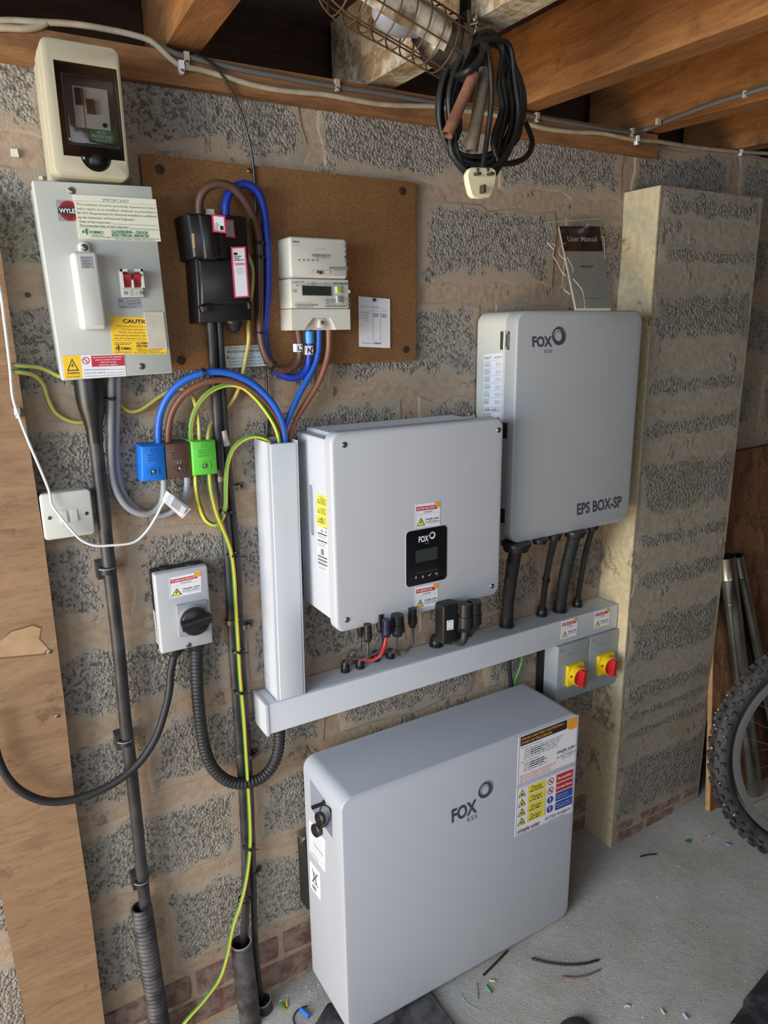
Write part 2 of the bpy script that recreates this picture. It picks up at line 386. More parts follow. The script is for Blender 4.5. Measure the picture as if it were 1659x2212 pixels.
def pt_frames(path):
    out = []; t = (path[1] - path[0]).normalized(); u = Vector((0, 0, 1)) if abs(t.z) < .9 else Vector((0, -1, 0))
    e1 = (u - t * u.dot(t)).normalized()
    for i, p in enumerate(path):
        a = path[max(i - 1, 0)]; b = path[min(i + 1, len(path) - 1)]; t2 = (b - a).normalized()
        q = t.rotation_difference(t2); e1 = q @ e1; e1 = (e1 - t2 * e1.dot(t2)).normalized(); t = t2
        out.append((p, e1, t.cross(e1)))
    return out
ROOTM = {}
def build(name, mb, parent=None, smooth=50):
    me = bpy.data.meshes.new(name)
    inv = ROOTM[parent.name].inverted() if parent else None
    me.from_pydata([tuple(inv @ v) if inv else tuple(v) for v in mb.v], [], mb.f)
    for m in mb.mats: me.materials.append(m)
    me.polygons.foreach_set('material_index', mb.mi)
    bm = bmesh.new(); bm.from_mesh(me); bmesh.ops.recalc_face_normals(bm, faces=bm.faces); bm.to_mesh(me); bm.free()
    me.polygons.foreach_set('use_smooth', [True] * len(me.polygons)); me.set_sharp_from_angle(angle=math.radians(smooth)); me.update()
    if getattr(mb, 'core', 0):
        at = me.attributes.new('core', 'FLOAT', 'POINT'); at.data.foreach_set('value', [0.0 if i < mb.core else 1.0 for i in range(len(mb.v))])
    o = bpy.data.objects.new(name, me); COL.objects.link(o)
    if parent: o.parent = parent; ROOTM[o.name] = ROOTM[parent.name]
    else: ROOTM[o.name] = Matrix.Identity(4)
    return o
def thing(name, label, cat, loc, group=None, a=0.0):
    o = bpy.data.objects.new(name, None); COL.objects.link(o); o.empty_display_size = .02
    o.location = loc; o.rotation_euler = (0, a, 0); o['label'] = label; o['category'] = cat
    if group: o['group'] = group
    ROOTM[o.name] = Matrix.Translation(Vector(loc)) @ Matrix.Rotation(a, 4, 'Y'); return o
def solo(name, mb, label, cat, group=None):    # a thing that is one mesh: origin moved to its centre
    c = Vector(((min(v.x for v in mb.v) + max(v.x for v in mb.v)) / 2, (min(v.y for v in mb.v) + max(v.y for v in mb.v)) / 2, min(v.z for v in mb.v)))
    t = bpy.data.objects.new('tmp', None); ROOTM['tmp_' + name] = Matrix.Translation(c)
    mb2 = MB(); mb2.v = [v - c for v in mb.v]; mb2.f = mb.f; mb2.mi = mb.mi; mb2.mats = mb.mats
    o = build(name, mb2); o.location = c; ROOTM[o.name] = Matrix.Translation(c); bpy.data.objects.remove(t)
    o['label'] = label; o['category'] = cat
    if group: o['group'] = group
    return o
def struct(o): o['kind'] = 'structure'; return o
def cut(o, mb):                                # carve a recess into a mesh
    c = build('cutter', mb); m = o.modifiers.new('b', 'BOOLEAN'); m.object = c; m.operation = 'DIFFERENCE'; m.solver = 'EXACT'
    pm = o.matrix_world
    par = o.parent; o.parent = None; o.matrix_basis = ROOTM[o.name]
    bpy.context.view_layer.update()
    me = bpy.data.meshes.new_from_object(o.evaluated_get(bpy.context.evaluated_depsgraph_get()))
    o.modifiers.clear(); o.data = me; o.parent = par; o.matrix_basis = Matrix.Identity(4)
    if not par: o.matrix_basis = ROOTM[o.name]
    bpy.data.objects.remove(c); me.set_sharp_from_angle(angle=math.radians(35))
TXT = {}
def text_mesh(t, bold=0.0, space=1.0):
    k = (t, bold, space)
    if k not in TXT:
        c = bpy.data.curves.new('t', 'FONT'); c.body = t; c.offset = bold; c.space_character = space; c.resolution_u = 3
        o = bpy.data.objects.new('t', c); me = bpy.data.meshes.new_from_object(o)
        TXT[k] = ([v.co.copy() for v in me.vertices], [list(p.vertices) for p in me.polygons])
        bpy.data.objects.remove(o); bpy.data.meshes.remove(me)
    return TXT[k]
class Lab:                                     # flat print on a face: O bottom-left, U right, V up (metres); drawn in 0..1 fractions
    def __init__(s, parent, name, TL, TR, BL, base=None, th=.0005, label=None, lift=0.0):
        s.O, s.U, s.V = BL, TR - TL, TL - BL
        s.n = s.U.cross(s.V).normalized(); s.asp = s.V.length / s.U.length; s.th = th + lift; s.k = 0
        s.pm = MB(); s.name = name; s.parent = parent
        if base:
            mb = MB(); q = [s.O, s.O + s.U, s.O + s.U + s.V, s.O + s.V]
            mb.hexa([p + s.n * (lift - .0002) for p in q] + [p + s.n * s.th for p in q], base)
            s.plate = build(name, mb, parent)
            if label: s.plate['label'] = label
        else: s.plate = None
    def w(s, x, y): return s.O + s.U * x + s.V * y + s.n * (s.th + .00004 * s.k)
    def poly(s, pts, m): s.k += 1; s.pm.add([s.w(*p) for p in pts], [tuple(range(len(pts)))], m)
    def rect(s, x0, y0, x1, y1, m): s.poly([(x0, y0), (x1, y0), (x1, y1), (x0, y1)], m)
    def circ(s, x, y, r, m, n=20): s.poly([(x + r * math.cos(2 * math.pi * i / n), y + r / s.asp * math.sin(2 * math.pi * i / n)) for i in range(n)], m)
    def box(s, x0, y0, x1, y1, t, m):          # outline, t in width fractions
        ty = t / s.asp; s.rect(x0, y0, x1, y0 + ty, m); s.rect(x0, y1 - ty, x1, y1, m); s.rect(x0, y0, x0 + t, y1, m); s.rect(x1 - t, y0, x1, y1, m)
    def annulus(s, x, y, r, ri, m, n=28, off=(0, 0)):
        s.k += 1; vs = []
        for i in range(n):
            a = 2 * math.pi * i / n; c, q = math.cos(a), math.sin(a)
            vs += [s.w(x + r * c, y + r / s.asp * q), s.w(x + off[0] + ri * c, y + (off[1] + ri * q) / s.asp)]
        s.pm.add(vs, [(2 * i, 2 * ((i + 1) % n), 2 * ((i + 1) % n) + 1, 2 * i + 1) for i in range(n)], m)
    def text(s, t, x, y, h, m, w=None, al='l', bold=0.0, space=1.0):   # h cap height in height fractions; w fitted width
        vs, fs = text_mesh(t, bold, space)
        if not vs: return
        s.k += 1; x0 = min(v.x for v in vs); x1 = max(v.x for v in vs); sy = h / .69
        sx = sy * s.asp if w is None else w / (x1 - x0)
        ww = (x1 - x0) * sx; ox = x - (0 if al == 'l' else ww / 2 if al == 'c' else ww)
        s.pm.add([s.w(ox + (v.x - x0) * sx, y + v.y * sy) for v in vs], fs, m)
    def bars(s, x0, y0, x1, y1, m, n=24, seed=1):                       # barcode
        rr = random.Random(seed); x = x0
        while x < x1:
            w = rr.uniform(.3, 1) * (x1 - x0) / n; s.k -= 0; s.rect(x, y0, min(x + w, x1), y1, m); s.k -= 1; x += w + rr.uniform(.3, 1) * (x1 - x0) / n
        s.k += 1
    def lines(s, x0, x1, ys, h, m, seed=1):                              # unreadably small print
        rr = random.Random(seed)
        for y in ys:
            x = x0; e = x1 - rr.uniform(0, .25) * (x1 - x0)
            while x < e:
                w = rr.uniform(.03, .10) * 1.0; s.rect(x, y, min(x + w, e), y + h, m); s.k -= 1; x += w + .015
        s.k += 1
    def done(s, name='print'):
        if s.pm.v:
            return build(name, s.pm, s.plate or s.parent)
def screw(mb, p, n, r, m=None, m2=None):       # round head with a cross
    n = Vector(n).normalized(); m = m or M_STEEL
    mb.lathe(p, n, [(0, r), (.0012, r), (.0022, r * .6)], m, 14)
    t = Vector((0, 0, 1)) if abs(n.z) < .9 else Vector((1, 0, 0)); e1 = n.cross(t).normalized(); e2 = n.cross(e1); c = Vector(p) + n * .00235
    for a, b in ((e1, e2), (e2, e1)):
        q = [c + a * (r * .45) + b * (r * .1), c - a * (r * .45) + b * (r * .1), c - a * (r * .45) - b * (r * .1), c + a * (r * .45) - b * (r * .1)]
        mb.add(q, [(0, 1, 2, 3)], m2 or M_INKB)
def pts(y, *uv):                               # pixel track at depth y (or per point (u,v,y))
    return [P(q[0], q[1], q[2] if len(q) > 2 else y) for q in uv]
def at_path(pp, f):
    path = spline(pp, .004); i = min(int(f * (len(path) - 1)), len(path) - 2); return path[i], (path[i + 1] - path[i]).normalized()
# ================================================================== SETTING
rnd = random.Random(3)
def piece(x0, x1, z0, z1, yb, yf, m, jit, inset, n_x=6, n_z=3, face='y', xs=0.0):
    """one block or brick with an uneven outline; face 'y' fronts -y, face 'x' fronts -x (then x is y)"""
    out = []; jx = jit; jit = min(jit, (z1 - z0) * .10)
    for k in range(n_x): out.append((x0 + (x1 - x0) * k / n_x, z0))
    for k in range(n_z): out.append((x1, z0 + (z1 - z0) * k / n_z))
    for k in range(n_x): out.append((x1 + (x0 - x1) * k / n_x, z1))
    for k in range(n_z): out.append((x0, z1 + (z0 - z1) * k / n_z))
    cx, cz = (x0 + x1) / 2, (z0 + z1) / 2
    out = [(x + rnd.uniform(-jit, jit), z + rnd.uniform(-jit, jit)) for x, z in out]
    inn = [(x + (inset if x < cx else -inset), z + (inset if z < cz else -inset)) for x, z in out]
    ex, ez = min(.050, (x1 - x0) * .2), min(.048, (z1 - z0) * .40)
    in2 = [(cx + (x - cx) * (1 - 2 * ex / (x1 - x0)), cz + (z - cz) * (1 - 2 * ez / (z1 - z0))) for x, z in inn]
    mb = MB(); mb.loft([[(x, yb, z) for x, z in out], [(x, yf, z) for x, z in inn], [(x, yf - .0003, z) for x, z in in2]], m, False, True)
    mb.core = 2 * len(out)
    return mb
mb = MB(); mb.box(-3.2, 3.6, 0.0, .10, -.12, 2.085, M_MORTAR)
wall = struct(build('wall_back', mb))
courses = [.138, .389, .612, .818, 1.03, 1.245, 1.465, 1.685, 1.90, 2.09]
for i in range(len(courses) - 1):
    z0, z1 = courses[i], courses[i + 1]; off = .24 if i % 2 == 0 else .015
    x = off - .455 * 5
    while x < 3.3:
        a, b = x + .012, x + .455 - .012
        if b > -.9 and a < 2.9:
            build('concrete_block', piece(max(a, -.9), b, z0 + .014 + rnd.uniform(-.005, .006), z1 - .014 + rnd.uniform(-.005, .005), .002, -.0020 - rnd.uniform(0, .0006), M_BLOCK, .009, .010, 10, 4), wall, 20)
        x += .455
for i, (z0, z1) in enumerate(((-.022, .048), (.060, .128))):
    x = -.7 + i * .11
    while x < 2.6:
        build('brick', piece(x, x + .212, z0, z1, .002, -.0035, M_BRICK, .003, .003, 4, 2), wall, 20); x += .225
# masonry pier with its lit left cheek
PX0, PX1, PY = 1.6013, 2.0316, -.1127
mb = MB(); mb.box(PX0, PX1, PY, 0.0, -.12, 1.944, M_PMORTAR)
pier = struct(build('wall_pier', mb))
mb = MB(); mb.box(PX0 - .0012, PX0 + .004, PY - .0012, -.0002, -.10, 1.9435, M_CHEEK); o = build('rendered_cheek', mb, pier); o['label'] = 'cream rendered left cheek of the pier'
pz = [(.30, .075), (.352, .408), (.418, .466), (.556, .474), (.605, .775), (.835, .925), (.970, 1.028), (1.066, 1.238), (1.29, 1.36), (1.408, 1.478), (1.552, 1.700), (1.752, 1.812), (1.864, 1.940)]
for a, b in pz:
    z0, z1 = min(a, b), max(a, b)
    build('concrete_block', piece(PX0 + .006, PX1 - .006, z0, z1, PY + .002, PY - .0018, M_PIER, .009, .012, 12, 3), pier, 20)
for z0, z1, xs in ((.004, .036, (0.03, .155, .16, .30)), (.044, .07, (0.02, .10, .13, .33, .34, .42))):
    for k in range(0, len(xs), 2):
        build('brick', piece(PX0 + xs[k], PX0 + xs[k + 1] - .008, z0, z1, PY + .002, PY - .003, M_BRICK, .002, .002, 4, 2), pier, 20)
# sloping concrete slab
def slab(x0, x1, y0, y1, th, m):
    mb = MB(); q = [(x0, y1), (x1, y1), (x1, y0), (x0, y0)]
    mb.hexa([(x, y, floor_z(x) - th) for x, y in q] + [(x, y, floor_z(x)) for x, y in q], m); return mb
struct(build('floor', slab(-3.2, 3.6, -3.2, .1, .10, M_FLOOR)))
# the rest of the garage, out of frame: right end, opposite wall, door opening on the left
M_ROOM = mat('rendered_wall', (96, 86, 74), .9, bump=.002, scale=40)
mb = MB(); mb.box(3.5, 3.6, -3.2, .1, -.12, 2.3, M_ROOM); struct(build('wall_right', mb))
mb = MB()
mb.box(-3.2, -.45, -3.2, -3.1, -.12, 2.3, M_ROOM); mb.box(1.05, 3.6, -3.2, -3.1, -.12, 2.3, M_ROOM); mb.box(-.45, 1.05, -3.2, -3.1, -.12, .75, M_ROOM); mb.box(-.45, 1.05, -3.2, -3.1, 1.9, 2.3, M_ROOM)
struct(build('wall_front', mb))
mb = MB(); mb.box(-3.2, -3.1, -.35, .1, -.12, 2.3, M_ROOM); mb.box(-3.2, -3.1, -3.2, -2.75, -.12, 2.3, M_ROOM); mb.box(-3.2, -3.1, -2.75, -.35, 2.05, 2.3, M_ROOM)
struct(build('wall_left', mb))
# ceiling: boards on five joists, wall plate under their ends
JD = Vector((-.08, -1, -.045))
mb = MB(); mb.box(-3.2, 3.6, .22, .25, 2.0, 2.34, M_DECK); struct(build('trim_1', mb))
jz = 2.093; JH = .165
mb = MB()
def skew(mb, x0, x1, z0, z1, t0, t1, m):
    q = []
    for t in (t0, t1):
        q += [Vector((x, 0, z)) + JD * t for x, z in ((x0, z0), (x1, z0), (x1, z1), (x0, z1))]
    mb.hexa(q, m)
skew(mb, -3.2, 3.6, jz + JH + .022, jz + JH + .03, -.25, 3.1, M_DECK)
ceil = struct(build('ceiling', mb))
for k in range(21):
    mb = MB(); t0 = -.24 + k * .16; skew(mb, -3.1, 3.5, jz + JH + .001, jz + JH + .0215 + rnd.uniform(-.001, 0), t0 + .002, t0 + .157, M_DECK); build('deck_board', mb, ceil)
jr = [P(430, 110, -.0).x, P(851, 187, 0).x, P(1149, 245, 0).x, P(1413, 286, 0).x, P(1615, 322, 0).x]
JX = [(x - .062, x) for x in jr] + [(-.09, -.028), (2.58, 2.64), (3.0, 3.06), (-.5, -.44), (-.9, -.84), (-1.3, -1.24), (-1.75, -1.69), (-2.2, -2.14), (-2.65, -2.59)]
for i, (a, b) in enumerate(JX):
    mb = MB(); skew(mb, a, b, jz, jz + JH, -.19, 3.05, M_JOISTW if i == 1 else M_JOIST)
    j = build('joist', mb, ceil)
    if i == 1: j['label'] = 'joist mottled with old limewash'
mb = MB(); q = [(.13, 2.027), (1.686, 2.032), (1.686, 2.087), (.13, 2.079)]
mb.loft([[(x, -.001, z) for x, z in q], [(x, -.024, z) for x, z in q]], M_PLATE); build('wall_plate', mb, ceil)

# ================================================================== BOARDS ON THE LEFT
t = thing('plywood_board', 'narrow stained plywood board fixed upright at the left edge of the wall', 'board', (.03, -.02, floor_z(.03)))
mb = MB(); e = [P(0, 548, -.042), P(47, 859, -.042), P(95, 1160, -.042), P(137, 1498, -.042), P(161, 1725, -.042), P(225, 2205, -.042)]
R = [(.1025, floor_z(.1) + .004), (.1005, .15), (.1035, .45), (.1015, .706), (.107, .935), (.1095, 1.247), (.105, 1.498), (.103, 1.732), (.102, 1.82)]
L = [(-.052, 1.82), (-.052, 1.0), (-.05, .553), (-.043, .229), (-.041, floor_z(-.04) + .004)]
mb.loft([[(x, -.026, z) for x, z in R + L], [(x, -.042, z) for x, z in R + L]], M_PLY); build('panel', mb, t)
mb = MB(); mb.box(-.03, .02, -.026, -.0035, .0, 1.75, M_PLYEDGE); build('batten', mb, t)
for u, v in ((107, 1408), (123.5, 1547)):
    mb = MB(); screw(mb, P(u, v, -.042), (0, -1, 0), .0042); build('screw', mb, t)
PT = ((0, 1385), (25, 1365), (70, 1352), (88, 1358), (84, 1380), (104, 1402), (92, 1412), (55, 1415), (0, 1420))
for grow, off, mm, nm, lb in ((1.07, .0001, mat('brown_stain', (104, 76, 52), .7), 'stain_ring', 'dark stain around the pale patch'), (1.0, .0003, mat('bare_veneer', (172, 140, 106), .7, bump=.0004, scale=60, rgb2=(158, 126, 92), vscale=20), 'bare_patch', 'pale patch where veneer has lifted')):
    mb = MB(); cu_, cv_ = 45, 1388; c = [P(max(cu_ + (u - cu_) * grow, 0), cv_ + (v - cv_) * (1 + (grow - 1) * 1.8), -.0422) for u, v in PT]
    mb.loft([[p + Vector((0, .0004, 0)) for p in c], [p - Vector((0, off, 0)) for p in c]], mm); o = build(nm, mb, t); o['label'] = lb

# ================================================================== RCD ENCLOSURE
t = thing('rcd_enclosure', 'small cream plastic breaker enclosure with smoked door, at the top left of the wall', 'enclosure', (.248, 0, 1.847))
x0, x1, z0, z1 = .1895, .306, 1.848, 2.043
mb = MB(); mb.rp(x0 + .002, x1 - .002, z0, z1, -.004, -.055, M_CREAM, .010, .002); build('base', mb, t)
mb = MB(); mb.rp(x0, x1, z0, z1, -.0555, -.070, M_CREAM, .012, .003); mb.rp(x0 + .002, x1 - .002, z0 + .002, z1 - .002, -.070, -.078, M_CREAM, .012, .001)
build('collar', mb, t)
dTL, dTR, dBR, dBL = P(103, 122, -.11), P(252, 144, -.11), P(273.5, 342, -.11), P(129.7, 328, -.11)
dx0, dx1, dz0, dz1 = .206, .300, 1.877, 2.012
mb = MB(); mb.rp(x0, x1, z0, z1, -.0785, -.110, M_CREAM, .012, .005); cov = build('cover', mb, t)
c = MB(); c.box(dx0, dx1, -.2, -.0815, dz0, dz1, M_CREAM); cut(cov, c)
c = MB(); c.lathe(((dx0 + dx1) / 2 + .002, -.2, dz0 + .004), (0, 1, 0), [(0, .024), (.105, .024)], M_CREAM, 24); cut(cov, c)
mb = MB(); mb.box(dx0 + .001, dx1 - .001, -.0835, -.0818, dz0 + .001, dz1 - .001, mat('dark_interior', (104, 102, 100), .6)); build('interior_plate', mb, t)
mb = MB(); mb.box(.232, .246, -.094, -.0836, 1.924, 1.984, M_CUPLAST); mb.box(.2345, .2435, -.100, -.094, 1.956, 1.980, M_BLACK); br = build('breaker', mb, t)
mb = MB(); mb.box(.2475, .285, -.094, -.0836, 1.924, 1.984, M_CUPLAST); mb.box(.2505, .263, -.100, -.094, 1.945, 1.966, M_BLACK); mb.cyl((.276, -.0938, 1.931), (.276, -.0955, 1.931), .0035, M_BLACK); br2 = build('breaker', mb, t)
l = Lab(t, 'protection_label', Vector((.252, -.094, 1.9235)), Vector((.288, -.094, 1.9235)), Vector((.252, -.094, 1.9035)), M_INKGR)
for k, s_ in enumerate(('RCD', 'PROTECTED', 'CIRCUITS')): l.text(s_, .5, .70 - .3 * k, .2, M_INKW, al='c', w=(.36, .86, .76)[k])
l.done()
l = Lab(t, 'circuit_label', Vector((.230, -.0836, 1.919)), Vector((.2515, -.0836, 1.919)), Vector((.230, -.0836, 1.903)), M_SILV); l.lines(.1, .9, (.2, .5, .75), .08, M_INKG); l.done()
mb = MB(); mb.frame((dx0 + .0006, dx1 - .0006, dz0 + .0006, dz1 - .0006), (.2155, .293, 1.895, 1.994), -.104, -.1085, M_SMOKE); d = build('door', mb, t)
d['label'] = 'smoked transparent door'
mb = MB(); mb.rp(.2158, .2927, 1.8953, 1.9937, -.1065, -.1125, M_SMOKE2, .008, .002); build('window', mb, d)
mb = MB(); mb.frame((.2145, .294, 1.894, 1.995), (.2165, .292, 1.896, 1.993), -.1085, -.1095, M_BLACK); build('rim', mb, d)
mb = MB(); cx = (dx0 + dx1) / 2 + .002; mb.lathe((cx, -.0965, dz0 + .004), (0, -1, 0), [(0, .023), (.009, .023), (.011, .021)], M_SMOKE, 28); la = build('latch', mb, t)
mb = MB(); mb.lathe((cx, -.108, dz0 - .002), (0, -1, 0), [(0, .0085), (.006, .008), (.007, .006)], M_BLACK, 18); build('knob', mb, la)

# ================================================================== CONSUMER UNIT (old fuse box)
cTL, cTR, cBR, cBL = P(68.7, 385.3, -.085), P(328.4, 406.3, -.085), P(373.2, 808.5, -.085), P(135.6, 819.3, -.085)
cc = (cTL + cTR + cBR + cBL) / 4; hv = ((cTL + cTR) - (cBL + cBR)) / 2; hh = ((cTR + cBR) - (cTL + cBL)) / 2
ang = math.atan2(hv.x, hv.z); cw, ch = hh.length / 2, hv.length / 2
org = Vector((cc.x, 0, cc.z)); F = Fr(org, ang)
t = thing('consumer_unit', 'grey white metal fuse box with stickers below the small cream enclosure', 'fuse box', org, a=ang)
mb = MB(F); mb.rp(-cw + .004, cw - .004, -ch + .003, ch - .003, -.004, -.07, M_CUWHITE, .003, .001); build('case', mb, t)
mb = MB(F); mb.rp(-cw, cw, -ch, ch, -.062, -.085, M_CUWHITE, .002, .0015); cov = build('front_cover', mb, t)
YC = -.085
for u, v in ((154.4, 411.7), (305.6, 791.5)):
    mb = MB(); screw(mb, P(u, v, YC), (0, -1, 0), .0058, M_STEEL); build('cover_screw', mb, t)
a = F.l(P(149, 546, YC)); b = F.l(P(231.5, 711, YC - .026)); c = F.l(P(213, 545, YC - .026))
fx0, fx1, fz0, fz1 = a.x, (c.x + b.x) / 2, b.z, a.z
mb = MB(F); mb.rp(fx0, fx1, fz0, fz1, YC + .001, YC - .027, M_CUPLAST, .007, .006); fc = build('fuse_cover', mb, t)
q = F.l(P(182, 533, YC - .004)); mb = MB(F); mb.rp(q.x - .0095, q.x + .0095, fz1 - .004, q.z + .0085, YC + .001, YC - .008, M_CUPLAST, .009, .003); build('screw_tab', mb, fc)
mb = MB(); screw(mb, P(182.5, 534.5, YC - .008), (0, -1, 0), .0055); build('tab_screw', mb, fc)
l = Lab(fc, 'fuse_label', P(172.5, 553.5, YC - .027), P(198, 553.5, YC - .027), P(176, 580, YC - .027), M_SILV)
for k, s_ in enumerate(('SWITCH OFF', 'BEFORE', 'HANDLING', 'FUSES')): l.text(s_, .5, .78 - .235 * k, .13, M_INKB, al='c', w=(.86, .6, .72, .46)[k])
for c_ in ():
    pass
l.plate.name = 'fuse_label'
o = l.pm; pr = build('print', o, l.plate) if False else l.done()
# main switch
a = F.l(P(252, 582, YC)); b = F.l(P(309, 642, YC)); sx0, sx1, sz0, sz1 = a.x + .001, b.x, b.z, a.z - .001
mb = MB(F); mb.rp(sx0, sx1, sz0, sz1, YC + .001, YC - .009, M_CUPLAST, .001, .001)
h = sz1 - sz0; w_ = sx1 - sx0
mb.box(sx0, sx0 + .0035, YC - .022, YC - .009, sz0 + h * .33, sz1, M_CUPLAST); mb.box(sx1 - .0035, sx1, YC - .022, YC - .009, sz0 + h * .33, sz1, M_CUPLAST); mb.box((sx0 + sx1) / 2 - .0012, (sx0 + sx1) / 2 + .0012, YC - .022, YC - .009, sz0 + h * .33, sz0 + h * .62, M_CUPLAST)
mb.box(sx0, sx0 + .012, YC - .022, YC - .009, sz1 - .004, sz1, M_CUPLAST); mb.box(sx1 - .012, sx1, YC - .022, YC - .009, sz1 - .004, sz1, M_CUPLAST)
ms = build('main_switch', mb, t)
for k in (0, 1):
    xa = sx0 + .004 + k * (w_ / 2 - .002); xb = xa + w_ / 2 - .0062; mb = MB(F)
    zt, zm, zb = sz1 - .005, sz0 + h * .60, sz0 + h * .36
    prof = [(YC - .009, zt), (YC - .026, zt - .004), (YC - .016, zm), (YC - .011, zb), (YC - .009, zb)]
    mb.loft([[(xa, y, z) for y, z in prof], [(xb, y, z) for y, z in prof]], mat('dark_red_toggle', (150, 30, 38), .4)); build('toggle', mb, ms)
l = Lab(ms, 'switch_marking', F.M @ Vector((sx0, YC - .009, sz0 + h * .32)), F.M @ Vector((sx1, YC - .009, sz0 + h * .32)), F.M @ Vector((sx0, YC - .009, sz0)))
l.text('N', .84, .3, .42, M_INKB); l.annulus(.2, .5, .09, .07, M_INKG); l.rect(.13, .42, .27, .58, M_INKG); l.text('100A', .38, .65, .16, M_INKG, w=.16); l.text('80A', .38, .40, .16, M_INKG, w=.13); l.text('415V', .38, .15, .16, M_INKG, w=.16); l.rect(.64, .3, .66, .6, M_INKG); l.done()
l = Lab(t, 'rating_plate', P(254, 644, YC), P(303.5, 642.5, YC), P(256, 667.5, YC), M_SILV)
l.text('80A', .04, .64, .24, M_INKB, w=.2); l.text('rated supply 240V', .45, .66, .16, M_INKB, w=.5); l.text('BS 5419:1977', .45, .36, .18, M_INKB, w=.52); l.text('made in UK', .48, .10, .14, M_INKB, w=.3); l.text('103690', .05, .08, .2, M_INKB, w=.32); l.rect(.41, 0, .42, 1, M_INKG); l.rect(0, .56, .42, .58, M_INKG); l.done()
l = Lab(t, 'maker_badge', P(120, 431.6, YC), P(172, 434, YC), P(126.6, 477.5, YC), M_GREYDISC, .0003)
l.circ(.5, .5, .43, M_INKR); l.circ(.5, .5, .40, mat('dark_red_ink', (128, 34, 34), .5))
for k in range(8): l.rect(.17 + k * .088, .16 + abs(k - 3.5) * .035, .20 + k * .088, .84 - abs(k - 3.5) * .035, M_INKB)
l.rect(.04, .36, .96, .64, M_INKB); l.text('WYLEX', .08, .40, .2, M_INKW, w=.84, bold=.02); l.done()
l = Lab(t, 'inspection_notice', P(157.3, 420.4, YC), P(335.6, 431, YC), P(172.0, 516.5, YC), M_OLDPAPER, .0022)
l.text('IMPORTANT', .5, .875, .075, M_INKGR, al='c', w=.32)
for k, (s_, w_) in enumerate((('This installation should be periodically inspected and tested', .96), ('and a report on its condition obtained, as prescribed in', .96), ('BS 7671 Requirements for Electrical Installations published', .96), ('by the Institution of Electrical Engineers.', .68))):
    l.text(s_, .02, .765 - .098 * k, .05, M_INKB, w=w_)
l.text('Date of last inspection', .03, .375, .05, M_INKB, w=.36); l.rect(.4, .37, .98, .376, M_INKB); l.text('Recommended date of next inspection', .03, .285, .05, M_INKB, w=.58); l.rect(.63, .28, .98, .286, M_INKB); l.rect(.0, .862, 1, .866, M_INKGR); l.rect(0, .262, 1, .266, M_INKGR)
l.text('G.J.HARDING - CROOK', .39, .165, .065, M_INKGR, w=.46, bold=.03); l.text('ELECTRICAL SERVICES', .39, .085, .065, M_INKGR, w=.46, bold=.03)
l.text('COBBLES COTTAGE, CHURCH STREET, BRAUNTON, NORTH DEVON EX33 2EL', .30, .045, .022, M_INKB, w=.68); l.text('TEL: 01271 813984   MOBILE: 07778 746075', .42, .012, .022, M_INKB, w=.5)
l.text('N CEIC', .04, .14, .05, M_INKGR, w=.25, bold=.05); l.rect(.085, .1, .10, .245, M_INKGR); l.rect(.06, .20, .12, .215, M_INKGR); l.text('APPROVED', .14, .085, .028, M_INKGR, w=.14); l.text('CONTRACTOR', .13, .05, .028, M_INKGR, w=.16); l.done()
l = Lab(t, 'caution_sticker', P(237.6, 683.5, YC), P(356, 687, YC), P(243.5, 764.5, YC), M_INKY)
l.text('CAUTION', .22, .84, .095, M_INKB, w=.56, bold=.04)
for k, (s_, xx, w_) in enumerate((('This installation has wiring colours', .1, .86), ('to two versions of BS 7671', .2, .66), ('Great care should be taken before', .14, .8), ('undertaking extension, alteration or repair', .04, .92), ('that all conductors are correctly identified', .04, .92))): l.text(s_, xx, .73 - .082 * k, .045, M_INKB, w=w_)
l.rect(0, .36, 1, .365, M_INKB); l.text('G.J. HARDING - CROOK', .44, .27, .055, M_INKB, w=.5, bold=.03); l.text('ELECTRICAL SERVICES', .44, .19, .055, M_INKB, w=.5, bold=.03)
l.text('COBBLES COTTAGE, CHURCH STREET', .43, .12, .03, M_INKB, w=.5); l.text('BRAUNTON, NORTH DEVON', .46, .07, .03, M_INKB, w=.4); l.text('TEL. 01271 813984   MOBILE 07778 746075', .38, .02, .03, M_INKB, w=.58); l.text('N CEIC', .06, .12, .055, M_INKB, w=.28, bold=.05); l.rect(.10, .08, .115, .25, M_INKB); l.rect(.07, .19, .14, .205, M_INKB); l.text('APPROVED CONTRACTOR', .04, .03, .03, M_INKB, w=.3); l.lines(.04, .36, (.29, .25), .012, M_INKB); l.done()
l = Lab(t, 'blank_patch', P(311, 674, YC), P(351.5, 674.6, YC), P(320.8, 753.5, YC), M_GRUB, .0026)
l = Lab(t, 'dual_supply_sticker', P(134.5, 768.7, YC), P(268.7, 764.3, YC), P(139.5, 819.0, YC), M_PAPER)
l.rect(0, 0, .285, 1, M_INKY); l.poly([(.05, .34), (.24, .34), (.145, .88)], M_INKB); l.poly([(.075, .385), (.215, .385), (.145, .79)], M_INKY); l.poly([(.15, .68), (.115, .53), (.148, .54), (.128, .44), (.172, .58), (.142, .57), (.162, .68)], M_INKB)
l.text('WARNING', .145, .2, .09, M_INKB, al='c', w=.2, bold=.02); l.text('Dual Supply', .145, .06, .07, M_INKB, al='c', w=.2)
l.annulus(.36, .76, .06, .047, M_INKR); l.poly([(.315, .86), (.325, .89), (.405, .66), (.395, .63)], M_INKR); l.rect(.45, .48, .99, .96, M_INKR)
for k, (s_, w_) in enumerate((('Do not work on this equipment', .48), ('until it is isolated from both', .42), ('mains and on-site', .26), ('generation supplies.', .30))): l.text(s_, .72, .86 - .11 * k, .055, M_INKW, al='c', w=w_, bold=.015)
